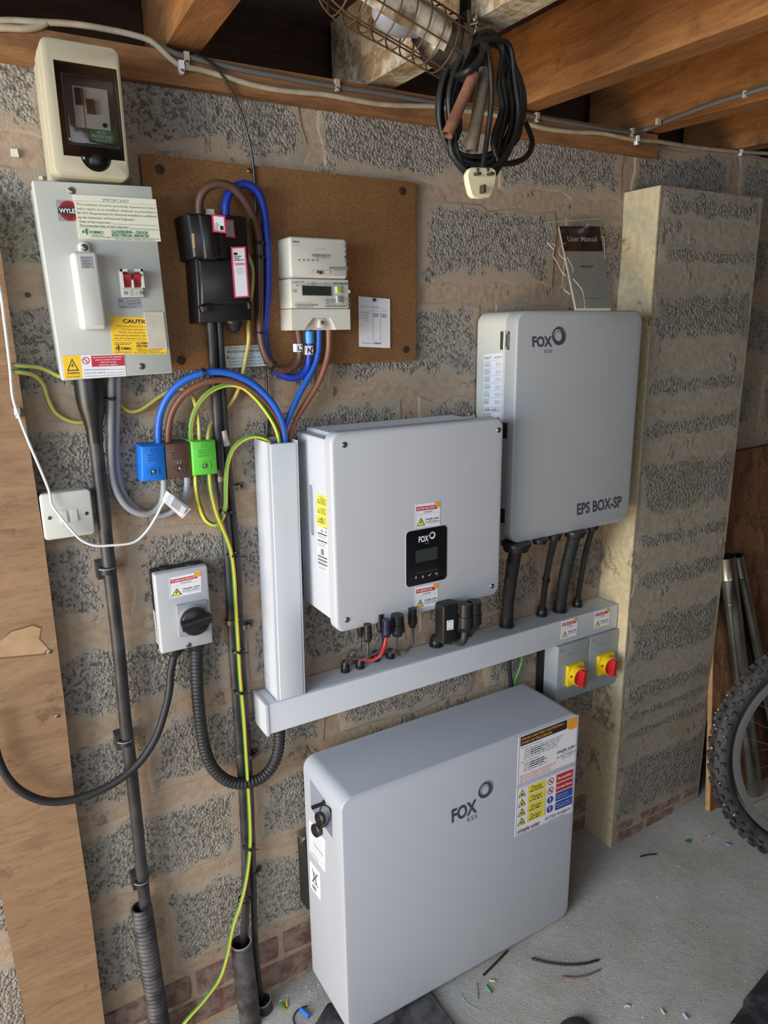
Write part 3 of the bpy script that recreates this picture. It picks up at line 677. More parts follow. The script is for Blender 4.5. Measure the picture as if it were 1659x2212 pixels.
l.text('Isolate on-site generator at', .32, .33, .055, M_INKB, w=.40); l.rect(.73, .32, .98, .33, M_INKB); l.text('Isolate mains supply at', .32, .19, .055, M_INKB, w=.34); l.rect(.67, .18, .98, .19, M_INKB); l.lines(.32, .98, (.06,), .03, M_INKL); l.done()

# ================================================================== METER BOARD
BT, BB, BR_ = 1.9117, 1.5321, .9324; BL_ = P(303, 338, -.016).x; YB = -.016
t = thing('meter_board', 'brown hardboard sheet screwed to the block wall behind the electricity meter', 'backing board', ((BL_ + BR_) / 2, 0, BB))
mb = MB(); mb.rp(BL_, BR_, BB, BT, -.004, YB, M_HARD, .004, .001); build('sheet', mb, t)
for u, v in ((345, 366), (869, 413), (877, 755), (391, 779)):
    mb = MB(); p = P(u, v, YB); mb.lathe(p, (0, -1, 0), [(0, .0085), (.0012, .0085), (.002, .004)], mat('rusted_screw', (62, 44, 32), .6, .3), 14); build('screw', mb, t)
mb = MB(); p = P(537, 370, YB); mb.lathe(p, (0, -1, 0), [(0, .004), (.004, .005), (.006, .002)], mat('brass', (170, 130, 70), .35, 1.0), 12); build('brass_pin', mb, t)

# ================================================================== SERVICE CUT-OUT
t = thing('service_cutout', 'black service fuse cut-out with pink-edged labels on the hardboard sheet', 'fuse holder', (.47, YB, 1.62))
def quad_box(mb, c4, yb, yf, m, b=.003):       # c4: front-face pixels TL TR BR BL
    f = [P(u, v, yf) for u, v in c4]; cx = sum(p.x for p in f) / 4; cz = sum(p.z for p in f) / 4
    def ins(p, d): return (p.x + (d if p.x < cx else -d), p.z + (d if p.z < cz else -d))
    o = [ins(p, 0) for p in f]; i = [ins(p, b) for p in f]
    mb.loft([[(x, yb, z) for x, z in o], [(x, yf + b, z) for x, z in o], [(x, yf, z) for x, z in i]], m)
mb = MB(); quad_box(mb, ((415, 470), (533, 468), (547, 692), (430, 698)), YB, -.078, M_CUTOUT); build('body', mb, t)
mb = MB(); quad_box(mb, ((429, 560), (536, 556), (545, 655), (435, 660)), -.07, -.088, M_CUTOUT, .005); build('lower_cover', mb, t)
mb = MB(); quad_box(mb, ((404, 460), (476, 464), (487, 558), (418, 558)), YB, -.100, M_CUTOUT, .006); quad_box(mb, ((430, 462), (462, 464), (472, 560), (443, 560)), -.09, -.108, M_CUTOUT, .004); fcar = build('fuse_carrier', mb, t)
mb = MB(); quad_box(mb, ((488, 464), (524, 467), (528, 480), (490, 478)), YB, -.07, M_CUTOUT); build('terminal_cap', mb, t)
mb = MB(); quad_box(mb, ((432, 660), (458, 655), (462, 672), (438, 676)), -.08, -.094, M_CUTOUT, .003); build('seal_lug', mb, t)
mb = MB(); quad_box(mb, ((535, 652), (545, 652), (546, 668), (537, 668)), -.07, -.086, M_CUTOUT, .002); build('seal_lug', mb, t)
p = P(506, 697, -.05); mb = MB(); mb.lathe(p + Vector((0, 0, .006)), (0, 0, -1), [(0, .022), (.006, .021)] + [(.006 + .003 * k, .018 - .0018 * k + (.001 if k % 2 else 0)) for k in range(6)] + [(.026, .005)], M_BLACK, 18); build('cable_gland', mb, t)
mb = MB(); p = P(450, 458, -.05); mb.box(p.x - .008, p.x + .008, -.06, -.04, p.z - .006, p.z + .004, M_GRUB); build('terminal_block', mb, t)
def pinklab(tl, tr, bl, y, big):
    l = Lab(t, 'supply_label', P(*tl, y), P(*tr, y), P(*bl, y), M_INKM, .0006); l.rect(.1 if big else .12, .03 if big else .1, .9 if big else .88, .97 if big else .9, M_PAPER); return l
l = pinklab((457, 462.5), (486, 466), (460, 501), -.108, 0); l.rect(.55, .15, .82, .4, M_INKB); l.poly([(.12, .1), (.45, .12), (.38, .3), (.5, .45), (.3, .6), (.2, .5)], M_GRUB); l.done()
l = pinklab((484, 473), (504, 475), (488, 512), -.078, 0); l.rect(.12, .1, .88, .9, M_SILV); l.done()
l = pinklab((497.8, 533.5), (530.4, 532.5), (506.3, 644), -.0885, 1); l.rect(.16, .84, .42, .89, M_INKB)
for k, s_ in enumerate(('WESTERN', 'POWER', 'DISTRIBUTION')): l.text(s_, .16, .80 - .036 * k, .024, M_INKB, w=(.5, .36, .66)[k], bold=.04)
l.text('WARNING', .16, .645, .04, M_INKR, w=.7, bold=.03); l.rect(.16, .628, .86, .633, M_INKR)
for k, s_ in enumerate(('UNAUTHORISED USE', 'IS AN OFFENCE TO', 'INTERFERE WITH THIS', 'APPARATUS')): l.text(s_, .5, .57 - .034 * k, .015, M_INKG, al='c', w=(.6, .6, .66, .36)[k])
l.done()
l = Lab(t, 'moulding', P(478, 637, -.0882), P(502, 637, -.0882), P(478, 646, -.0882)); l.text('RICC', .05, .15, .6, mat('moulded_black', (48, 46, 46), .4), w=.9); l.done('moulded_letters')
mb = MB(); p = P(418, 520, -.1005); mb.box(p.x - .002, p.x + .002, -.1012, -.0995, p.z - .012, p.z + .012, mat('buff_tape', (178, 150, 112), .6)); build('tape_strip', mb, t)

# ================================================================== ELECTRICITY METER
mx0, mx1, mz0, mz1, YM = .5999, .7321, 1.6035, 1.7802, -.0726
t = thing('electricity_meter', 'cream electricity meter with small dark display on the hardboard sheet', 'meter', ((mx0 + mx1) / 2, YB, mz0))
zs1 = P(690, 602, YM).z; zs2 = P(690, 667, YM).z
mb = MB(); mb.rp(mx0 + .002, mx1 - .003, zs1 + .0006, mz1, YB, YM, M_METER, .007, .005); hub = build('communications_hub', mb, t)
mb = MB(); mb.rp(mx0 + .001, mx1 - .001, zs2 + .0004, zs1 - .0006, YB, YM + .001, M_METER, .003, .002); body = build('meter_body', mb, t)
a, b, c, d = P(656, 713, YM), P(676, 686.5, YM), P(714, 686.5, YM), P(727, 713, YM)
zt = zs2 - .0006; zb = mz0
outl = [(mx0 + .001, zt), (mx0 + .001, zb), (a.x, zb), (b.x, b.z), (c.x, c.z), (d.x, zb), (mx1, zb), (mx1, zt)]
mb = MB(); mb.prism(outl, YB, YM, M_METER); tc_ = build('terminal_cover', mb, t)
mb = MB(); mb.loft([[(a.x, -.052, zb), (d.x, -.052, zb), (d.x, YB, zb), (a.x, YB, zb)], [(b.x, -.066, b.z), (c.x, -.066, c.z), (c.x, YB, c.z), (b.x, YB, b.z)]], M_METER); build('scoop', mb, tc_)
mb = MB(); p = P(692, 697, -.06); mb.rp(p.x - .0075, p.x + .0075, p.z - .011, p.z + .008, -.05, -.0675, M_METER, .004, .002); screw(mb, Vector((p.x, -.0675, p.z)), (0, -1, 0), .004); build('cover_screw', mb, tc_)
def M4(tl, tr, br, bl, y): return P(*tl, y), P(*tr, y), P(*bl, y)
l = Lab(body, 'display', P(651, 616, YM), P(716, 618, YM), P(652, 638.5, YM), M_GREYDISC, .0012); l.rect(.02, .05, .98, .95, M_LCD); l.done('display_glass')
for (u, v), mm in (((731.5, 626), mat('lime_button', (150, 186, 60), .4)), ((733, 646.5), mat('grey_button', (128, 128, 128), .4))):
    p = P(u, v, YM); mb = MB(); mb.rp(p.x - .0068, p.x + .0068, p.z - .0072, p.z + .0072, YM + .002, YM - .0015, M_METER, .001, .0005); mb.rp(p.x - .0055, p.x + .0055, p.z - .006, p.z + .006, YM, YM - .0035, mm, .001, .0008); build('button', mb, body)
l = Lab(hub, 'hub_marking', P(622, 514, YM), P(751, 518, YM), P(631, 601, YM))
l.text('WNC', .06, .885, .05, M_INKD, w=.12, bold=.02); l.text('SBU-700L', .07, .815, .02, M_INKG, w=.09); l.text('SM2T Cellular', .42, .72, .036, M_INKL, w=.18)
l.bars(.36, .545, .68, .62, M_INKG, 26, 3); l.lines(.4, .68, (.51,), .015, M_INKG); l.bars(.64, .235, .97, .30, M_INKG, 26, 4); l.lines(.72, .97, (.20,), .015, M_INKG)
for k in range(5): l.rect(.125 + .075 * k, .455, .16 + .075 * k, .475, M_INKB); l.rect(.125 + .075 * k, .42, .155 + .075 * k, .432, M_INKL)
l.rect(.92, .80, .95, .84, M_INKG); l.poly([(.905, .87), (.965, .90), (.965, .91), (.905, .88)], M_INKG); l.circ(.935, .69, .02, M_INKG); l.circ(.935, .55, .022, M_INKD); l.text('CE', .90, .43, .04, M_INKG, w=.07); l.text('Designed for GB Smart Metering', .71, .065, .012, M_INKG, w=.25)
l.rect(.32, .13, .64, .20, M_INKL); l.rect(.325, .135, .635, .185, M_METER); l.done()
mb = MB(); p = P(691, 588, YM); mb.box(p.x - .008, p.x + .005, YM - .003, YM - .0002, p.z - .002, p.z + .002, M_STEEL); mb.box(p.x - .003, p.x + .001, YM - .004, YM - .0002, p.z - .004, p.z + .001, M_STEEL); build('sealing_tag', mb, hub)
l = Lab(body, 'meter_marking', P(629, 603, YM + .001), P(755, 604.5, YM + .001), P(633, 666, YM + .001))
l.text('Landis', .02, .87, .06, M_INKD, w=.1); l.text('Gyr', .07, .77, .05, M_INKD, w=.06); l.text('E470', .14, .88, .05, M_INKB, w=.07); l.text('Type 5424', .14, .79, .035, M_INKG, w=.09); l.text('CE', .25, .82, .07, M_INKG, w=.06); l.box(.33, .80, .40, .91, .006, M_INKG); l.text('M20', .335, .83, .05, M_INKG, w=.06); l.text('0120', .42, .83, .05, M_INKG, w=.09); l.lines(.53, .68, (.86, .81), .02, M_INKG); l.bars(.70, .82, .99, .90, M_INKD, 44, 8); l.lines(.7, .9, (.76,), .02, M_INKG)
l.text('Single-phase Meter 5-60 Hz', .03, .18, .03, M_INKG, w=.30); l.bars(.03, .08, .42, .145, M_INKG, 34, 9); l.lines(.05, .34, (.03,), .025, M_INKG); l.lines(.55, .78, (.30, .25, .20), .022, M_INKG); l.lines(.55, .95, (.07, .03), .02, M_INKG); l.rect(.57, .135, .60, .165, M_INKB); l.text('Meter ID', .61, .13, .03, M_INKD, w=.1); l.box(.93, .25, .985, .36, .005, M_INKG); l.box(.93, .03, .985, .19, .004, M_INKL); l.circ(.03, .6, .025, M_INKL); l.circ(.97, .58, .03, M_INKL); l.circ(.975, .58, .022, M_METER); l.done()

# record card and earthing notice
l_ = thing('meter_record_card', 'small white ruled record card pinned to the hardboard, right of the meter', 'card', P(808, 750, YB))
a, b, c, d = [P(u, v, YB - .004) for u, v in ((773.9, 640), (842.2, 645.8), (841.6, 751.6), (775.5, 749))]
l = Lab(l_, 'card', a, b, d, M_PAPER, .0006); l.text('Sealing Plier No.', .08, .80, .02, M_INKD, w=.25); l.text('A.5.L.R', .40, .80, .035, M_INKD, w=.22); l.rect(.36, .79, .9, .794, M_INKG)
l.text('Old Meter', .48, .735, .018, M_INKD, w=.15); l.text('New Meter', .74, .735, .018, M_INKD, w=.16); l.text('Serial Number', .1, .68, .018, M_INKD, w=.22); l.text('Reading', .16, .62, .018, M_INKD, w=.14); l.text('Reading', .16, .575, .018, M_INKD, w=.14); l.text('Reading', .16, .525, .018, M_INKD, w=.14)
for k in range(13): l.rect(.06, .70 - .047 * k, .92, .703 - .047 * k, M_INKL)
for x in (.43, .67): l.rect(x, .14, x + .006, .75, M_INKG)
l.lines(.45, .65, (.66, .62), .02, M_INKG, 5); l.lines(.7, .9, (.66, .62), .02, M_INKG, 6); l.text('Date commissioned', .08, .07, .02, M_INKD, w=.32); l.lines(.45, .7, (.07,), .03, M_INKG, 7); l.done()
mb = MB(); mb.lathe(P(807.4, 648, YB - .0045), (0, -1, 0), [(0, .0035), (.002, .0042), (.005, .003)], mat('dark_pin', (90, 86, 84), .4, .6), 12); build('pin', mb, l_)
l_ = thing('earthing_notice', 'small white protective multiple earthing notice on the lower hardboard, behind the cables', 'sign', P(530, 794, YB))
l = Lab(l_, 'plate', P(484.5, 748, YB - .0015), P(580, 744.0, YB - .0015), P(488.8, 795, YB - .0015), mat('notice_white', (206, 212, 214), .4), .001)
for k, (s_, x_, w_, h_, bo) in enumerate((('THIS INSTALLATION IS CONNECTED TO A', .07, .92, .075, 0), ('PROTECTIVE MULTIPLE EARTHING', .05, .93, .10, .03), ('SYSTEM', .42, .18, .07, 0), ('CONSULT SOUTH WESTERN ELECTRICITY', .06, .92, .075, 0), ('BOARD OR A REGISTERED ELECTRICAL', .07, .90, .075, 0), ('CONTRACTOR REGARDING EARTHING', .07, .90, .075, 0))): l.text(s_, x_, (.86, .68, .545, .39, .235, .09)[k], h_, M_INKD, w=w_, bold=bo)
l.circ(.05, .48, .02, M_INKB); l.done()
# ================================================================== TRUNKING
HX0, HX1, HZ0, HZ1, HY = .4949, 1.595, .7398, .8124, -.080
t = thing('horizontal_trunking', 'long white horizontal cable trunking between the inverter and the floor-standing battery', 'trunking', ((HX0 + HX1) / 2, 0, HZ0))
mb = MB(); mb.box(HX0 + .004, HX1 - .001, HY + .004, -.004, HZ0 + .001, HZ1 - .001, M_UPVC); build('channel', mb, t)
mb = MB(); mb.rp(HX0 + .0045, HX1, HZ0 + .0005, HZ1 - .0005, HY + .012, HY - .001, M_UPVC, .002, .0015); build('lid', mb, t)
mb = MB(); mb.box(HX0, HX0 + .006, HY - .003, -.004, HZ0 - .002, HZ1 + .0015, M_UPVC); build('end_cap', mb, t)
def gland(u, v, R, Hh, parent, m=None, hexn=8, zt=HZ1, up=1, dome=True):
    p = PZ(u, v, zt); p.z = zt; mb = MB(); z = (0, 0, up)
    prof = [(0, R * 1.08), (Hh * .18, R * 1.08), (Hh * .2, R), (Hh * .58, R), (Hh * .62, R * .92)] + ([(Hh * .85, R * .80), (Hh, R * .55)] if dome else [(Hh, R * .9)])
    mb.lathe(p - Vector(z) * .0004, z, prof, m or M_BLACK, hexn if not dome else 12); return build('cable_gland', mb, parent), p
GL = {}
for k, (u, v, R, Hh) in enumerate(((746, 1450, .0105, .028), (778, 1442, .0105, .026), (811.5, 1426, .0105, .025), (843.5, 1420, .0105, .023), (942, 1394, .0165, .030), (972, 1386, .0155, .028), (999, 1378, .013, .02), (1170, 1329, .0145, .030), (1247, 1309, .0140, .028))):
    GL[k] = gland(u, v, R, Hh, t)[1]
for k, (u, v) in enumerate(((1094, 1352), (1209, 1320))):
    p = PZ(u, v, HZ1); mb = MB(); mb.lathe((p.x, p.y, HZ1 - .0004), (0, 0, 1), [(0, .0205), (.006, .0205), (.007, .0185), (.030, .0185), (.031, .017)], M_BLACK, 18); build('conduit_fitting', mb, t); GL['c%d' % k] = p
def danger(parent, name, TL, TR, BL, head, hw):
    l = Lab(parent, name, TL, TR, BL, M_PAPER, .0005); l.box(.015, .012, .985, .988, .01, M_INKBL)
    l.rect(.04, .70, .86, .86, M_INKR); l.text(head, .08, .745, .07, M_INKW, w=hw, bold=.02)
    l.poly([(.97, .985), (.78, .985), (.755, .90), (.79, .81), (.85, .76), (.92, .75), (.97, .77)], M_INKO)
    l.text('DANGER:', .34, .60, .055, M_INKB, w=.34); l.lines(.08, .93, (.55,), .012, M_INKL)
    l.text('simple solar', .40, .30, .085, M_INKB, w=.54, bold=.01); l.text('01752 916013', .40, .19, .055, M_INKB, w=.54, bold=.01); l.rect(.5, .265, .85, .272, M_INKL); l.lines(.5, .95, (.14,), .012, M_INKG)
    l.poly([(.05, .10), (.37, .10), (.21, .43)], M_INKB); l.poly([(.085, .12), (.335, .12), (.21, .385)], M_INKY2); l.poly([(.22, .34), (.17, .23), (.21, .235), (.185, .15), (.255, .27), (.21, .265), (.24, .34)], M_INKB); l.done(); return l
danger(t, 'danger_label', P(1213.5, 1341.5, HY - .001), P(1248.5, 1332, HY - .001), P(1211.5, 1382, HY - .001), 'BATTERY ISOLATOR', .66)
danger(t, 'danger_label', P(1285.5, 1321, HY - .001), P(1318, 1312, HY - .001), P(1283, 1358.5, HY - .001), 'AC ISOLATOR', .6)

VX0, VX1, VZ0, VZ1, VY = .5253, .5919, HZ1 + .001, 1.3855, -.079
o_ = Vector(((VX0 + VX1) / 2, 0, VZ0)); Fv = Fr(o_, math.radians(.8)); w2 = (VX1 - VX0) / 2; vh = VZ1 - VZ0
t = thing('vertical_trunking', 'white vertical cable trunking standing on the horizontal one, left of the inverter', 'trunking', o_, a=math.radians(.8))
mb = MB(Fv); mb.box(-w2, w2, -.0065, -.004, 0, vh, M_UPVC); mb.box(-w2, -w2 + .002, VY + .003, -.006, 0, vh, M_UPVC); mb.box(w2 - .002, w2, VY + .003, -.006, 0, vh, M_UPVC)
mb.box(-w2, -w2 + .006, VY + .0005, VY + .004, 0, vh, M_UPVC); mb.box(w2 - .006, w2, VY + .0005, VY + .004, 0, vh, M_UPVC); build('channel', mb, t)
mb = MB(Fv); mb.rp(-w2 + .006, w2 - .005, .0005, vh - .004, VY + .010, VY - .0015, M_UPVC, .001, .001); build('lid', mb, t)

# ================================================================== INVERTER
t = thing('hybrid_inverter', 'large white solar inverter with black display panel in the middle of the wall', 'inverter', (.835, 0, .9923))
ix0, ix1, iz0, iz1, IY = .6187, 1.0513, .9923, 1.4105, -.1917
mb = MB(); mb.rp(.624, 1.045, 1.011, 1.394, -.022, -.168, M_WHITE, .004, .002); ib = build('body', mb, t)
mb = MB(); mb.rp(ix0, ix1, iz0, iz1, -.165, IY, mat('satin_grey_cover', (182, 184, 189), .42, bump=.00006, scale=900), .022, .007, 8, 4); fcv = build('front_cover', mb, t)
mb = MB()
for k in range(34):
    x = .650 + k * .0112; mb.box(x, x + .0022, -.150, -.026, 1.390, 1.402, M_WHITE)
mb.box(.646, 1.03, -.03, -.024, 1.390, 1.402, M_WHITE)
o = build('heat_sink', mb, t); o['kind'] = 'stuff'
# side handle slot and rating labels on the left cheek
XS = .624
ha, hb = PX(670, 1046, XS), PX(676, 1157, XS)
c = MB(); c.lathe((XS - .01, (ha.y + hb.y) / 2, (ha.z + hb.z) / 2), (1, 0, 0), [(0, .010), (.03, .010)], M_WHITE, 20)
z0, z1, yc = hb.z + .009, ha.z - .009, (ha.y + hb.y) / 2
def stadium(x): return [(x, yc + .009 * math.cos(a), (z1 if math.sin(a) > 0 else z0) + .009 * math.sin(a)) for a in [math.pi * (k + .5) / 10 for k in range(20)]]
c = MB(); c.loft([stadium(XS - .01), stadium(XS + .022)], M_WHITE); cut(ib, c)
def XL(u, v): return PX(u, v, XS)
l = Lab(ib, 'warning_label', XL(684.6, 1066), XL(706.3, 1073.5), XL(685.8, 1134), M_INKY2, .0005)
for k in range(3): l.poly([(.04, .12 + .3 * k), (.30, .12 + .3 * k), (.17, .27 + .3 * k)], M_INKB); l.poly([(.10, .14 + .3 * k), (.24, .14 + .3 * k), (.17, .23 + .3 * k)], M_INKY2); l.lines(.36, .95, [.12 + .3 * k + .05 * i for i in range(4)], .02, M_INKD, k + 2)
l.annulus(.44, .19, .12, .09, M_INKB); l.text('Warning', .3, .92, .03, M_INKB, w=.35); l.done()
l = Lab(ib, 'rating_label', XL(685.8, 1134.5), XL(707.5, 1142), XL(687.2, 1228), M_PAPER, .0005); l.bars(.35, .86, .58, .95, M_INKB, 8, 4); l.box(.78, .88, .92, .95, .05, M_INKG)
for k, y in enumerate((.82, .66, .30, .22, .14)): l.rect(.03, y, .97, y + .03, M_INKD)
l.rect(.35, .36, .65, .50, M_INKG); l.lines(.05, .95, (.78, .75, .62, .58, .55, .27, .19, .11, .06, .03), .012, M_INKG, 3); l.done()
for u, v in ((744.2, 961), (1077.7, 929), (1063.6, 1266), (750, 1339)):
    mb = MB(); p = P(u, v, IY); mb.ring(p, (0, -1, 0), .0052, .001, M_STEEL, 18, 6); screw(mb, p + Vector((0, .0008, 0)), (0, -1, 0), .0045); build('cover_screw', mb, fcv)
# display panel
pa, pb, pc = P(876.5, 1147, IY), P(965.3, 1135.5, IY), P(876.5, 1267.5, IY); pd = P(963.8, 1252, IY)
dx0, dx1, dz0, dz1 = (pa.x + pc.x) / 2, (pb.x + pd.x) / 2, (pc.z + pd.z) / 2, (pa.z + pb.z) / 2
mb = MB(); mb.rp(dx0 - .0008, dx1 + .0008, dz0 - .0008, dz1 + .0008, IY + .002, IY - .0006, M_WHITE, .010, .0003, 6); mb.rp(dx0, dx1, dz0, dz1, IY + .001, IY - .0014, M_GLOSSB, .010, .0006, 6); dp = build('display_panel', mb, fcv)
YP = IY - .0014
def foxlogo(l, x, y, h, m, asp_w, sub=True, small=None):  # lettering, the swirl ring and the small ESS beneath
    l.text('FOX', x, y, h, m, w=asp_w, bold=.03)
l = Lab(dp, 'panel_print', Vector((dx0, YP, dz1)), Vector((dx1, YP, dz1)), Vector((dx0, YP, dz0)))
l.text('FOX', .30, .775, .10, M_INKW, w=.24, bold=.03); l.annulus(.63, .86, .075, .05, M_INKW, off=(-.006, .008)); l.annulus(.635, .845, .062, .056, M_INKL); l.text('ESS', .455, .725, .026, M_INKG, w=.09)
l.rect(.22, .415, .76, .64, mat('lcd_green_grey', (52, 58, 54), .2)); l.rect(.22, .225, .76, .229, M_INKG)
for k, x in enumerate((.23, .40, .565, .73)):
    y = .14
    if k == 0: l.rect(x - .004, y - .02, x + .004, y + .02, M_INKW); l.poly([(x - .028, y + .005), (x, y + .034), (x + .028, y + .005), (x, y + .018)], M_INKW)
    if k == 1: l.rect(x - .004, y - .01, x + .004, y + .03, M_INKW); l.poly([(x - .028, y + .006), (x, y - .008), (x + .028, y + .006), (x, y - .026)], M_INKW)
    if k == 2: l.poly([(x - .035, y + .008), (x - .012, y - .018), (x + .038, y + .03), (x + .032, y + .034), (x - .012, y - .004), (x - .03, y + .014)], M_INKW)
    if k == 3: l.rect(x - .03, y + .012, x + .02, y + .018, M_INKW); l.poly([(x - .035, y + .015), (x - .015, y + .03), (x - .015, y)], M_INKW); l.rect(x + .018, y - .018, x + .026, y + .018, M_INKW); l.rect(x - .005, y - .022, x + .022, y - .016, M_INKW)
l.done()
danger(fcv, 'danger_label', P(897, 1088, IY), P(951.8, 1081.5, IY), P(896.8, 1143.0, IY), 'BATTERY ESS SYSTEM', .68)
danger(fcv, 'danger_label', P(897, 1267.5, IY), P(947.5, 1257.5, IY), P(895.4, 1318.0, IY), 'PV GENERATOR', .64)
mb = MB(); a = P(990, 903, -.01); mb.box(a.x, a.x + .05, -.012, -.006, 1.36, a.z + .003, M_WHITE); mb.ring((a.x + .04, -.009, a.z + .006), (0, 1, 0), .008, .002, M_STEEL, 16, 6); build('wall_bracket', mb, t)
mb = MB(); mb.box(.60, .624, -.012, -.006, 1.10, 1.36, M_WHITE); build('wall_bracket', mb, t)
# connectors under the inverter
def ZB(u, v, z): q = PZ(u, v, z); return Vector((q.x, q.y, z))
def connector(u, v0, v1, R, name='plug_connector', m=M_BLACK, steps=3, z=1.011):
    p = ZB(u, v0, z); L = pxm(p, v1 - v0) * 1.02; mb = MB()
    mb.lathe((p.x, p.y, z + .002), (0, 0, -1), [(0, R * .9), (L * .45, R * .9), (L * .46, R), (L * .85, R), (L * .88, R * .82), (L + .002, R * .7)], m, 10); build(name, mb, t); return Vector((p.x, p.y, z - L))
K1 = connector(778, 1335, 1377, .0075); K2 = connector(794, 1350, 1388, .0095)
K3 = connector(821, 1328, 1367, .0085); K4 = connector(835, 1340, 1377, .011, m=mat('blue_black_plastic', (26, 28, 58), .35)); K5 = connector(858, 1330, 1375, .016); K6 = connector(891, 1315, 1357, .0105)
p = ZB(968, 1302, 1.011); mb = MB(); mb.rp(p.x - .0235, p.x + .018, .920, 1.012, p.y + .016, p.y - .016, M_BLACK, .005, .003); dg = build('wireless_dongle', mb, t)
l = Lab(dg, 'sticker', P(965.5, 1340.5, p.y - .0162), P(979.5, 1338.5, p.y - .0162), P(965.5, 1361.5, p.y - .0162), M_PAPER, .0004); l.rect(.2, .85, .5, .9, M_INKD); l.lines(.15, .85, (.1,), .04, M_INKG); l.done()
K7 = connector(1006, 1305, 1366, .0175); K8 = connector(1024, 1300, 1358, .0185)

# cables between inverter and glands
def cable(name, pp, r, m, label, cat='cable', group=None, m2=None, sectors=(0, 3), n=10, ties=(), rib=None, step=.006, twist=0.0, parent=None):
    if parent: mb = MB(); mb.tube(pp, r, m, n, m2, sectors, step, twist, rib); return build(name, mb, parent)
    mid = pp[len(pp) // 2]; t = thing(name, label, cat, mid, group); mb = MB(); mb.tube(pp, r, m, n, m2, sectors, step, twist, rib); build('sheath', mb, t)
    for f, R in ties:
        p, d = at_path(pp, f); tie(p, d, R, t)
    return t
def tie(p, d, R, parent, m=None):
    mb = MB(); m = m or M_BLACK; mb.lathe(p - d * .0025, d, [(0, R), (.0002, R + .0012), (.0048, R + .0012), (.005, R)], m, 14, False)
    s = Vector((0, -1, 0)); s = (s - d * s.dot(d)).normalized(); c = p + s * (R + .002); e = d.cross(s)
    mb.hexa([c + d * a * .003 + e * b * .003 - s * .0012 for a, b in ((-1, -1), (1, -1), (1, 1), (-1, 1))] + [c + d * a * .003 + e * b * .003 + s * .002 for a, b in ((-1, -1), (1, -1), (1, 1), (-1, 1))], m)
    tl = c + e * .003; mb.tube([tl, tl + e * .006 + s * .004, tl + e * .014 + s * .005], .0011, m, 5); return build('cable_tie', mb, parent)
def G(k, h=.02): return Vector((GL[k].x, GL[k].y, HZ1 + h))
def mix(a, b, f, dz=0, dy=0): q = a.lerp(b, f); return q + Vector((0, dy, dz))
M_INVC = mat('grey_black_cable', (58, 58, 62), .45)
cable('solar_cable', [K1 + Vector((0, 0, .004)), K1 + Vector((-.001, 0, -.03)), mix(K1, G(0), .55, .004), mix(K1, G(0), .85, .008), G(0, .018)], .0032, M_INVC, 'thin dark cable from the leftmost inverter plug to the leftmost gland')
cable('solar_cable', [K2 + Vector((0, 0, .004)), K2 + Vector((-.001, 0, -.03)), mix(K2, G(0), .5, -.012), mix(K2, G(0), .85, .006), G(0, .018) + Vector((.004, -.003, 0))], .0032, M_INVC, 'thin dark cable from the second inverter plug, sagging to the leftmost gland')
cable('solar_cable', [K4 + Vector((0, 0, .004)), K4 + Vector((-.008, 0, -.025)), mix(K4, G(1), .55, -.018, -.012), mix(K4, G(1), .92, -.002, -.004), G(1, .018)], .0036, M_RED, 'red cable curving from the inverter plugs to the second gland')
cable('solar_cable', [K3 + Vector((0, 0, .004)), K3 + Vector((.004, 0, -.035)), mix(K3, G(1), .5, -.022), mix(K3, G(1), .92, .0), G(1, .018) + Vector((.005, .004, 0))], .003, M_INVC, 'thin black cable behind the red one, ending in the second gland')
cable('solar_cable', [K5 + Vector((0, 0, .004)), K5 + Vector((-.006, 0, -.03)), mix(K5, G(2), .6, -.012), G(2, .018)], .003, M_INVC, 'thin black cable from the widest inverter plug to the third gland')
cable('solar_cable', [K6 + Vector((0, 0, .004)), K6 + Vector((-.002, 0, -.04)), K6 + Vector((-.025, .0, -.058)), mix(K6, G(3), .75, -.014), G(3, .018)], .0034, M_INVC, 'thin black cable from the rightmost small inverter plug to the fourth gland')
cable('mains_cable', [K7 + Vector((0, 0, .006)), K7 + Vector((-.006, -.002, -.02)), mix(K7, G(4), .6, -.004, -.01), G(4, .02)], .0088, M_BLACKM, 'thick black cable bending from the inverter to the first large gland')
cable('mains_cable', [K8 + Vector((0, 0, .006)), K8 + Vector((-.008, .004, -.014)), mix(K8, G(6), .6, .006, .004), G(6, .012)], .0080, M_BLACKM, 'thick black cable bending from the inverter to the gland right of the dongle')

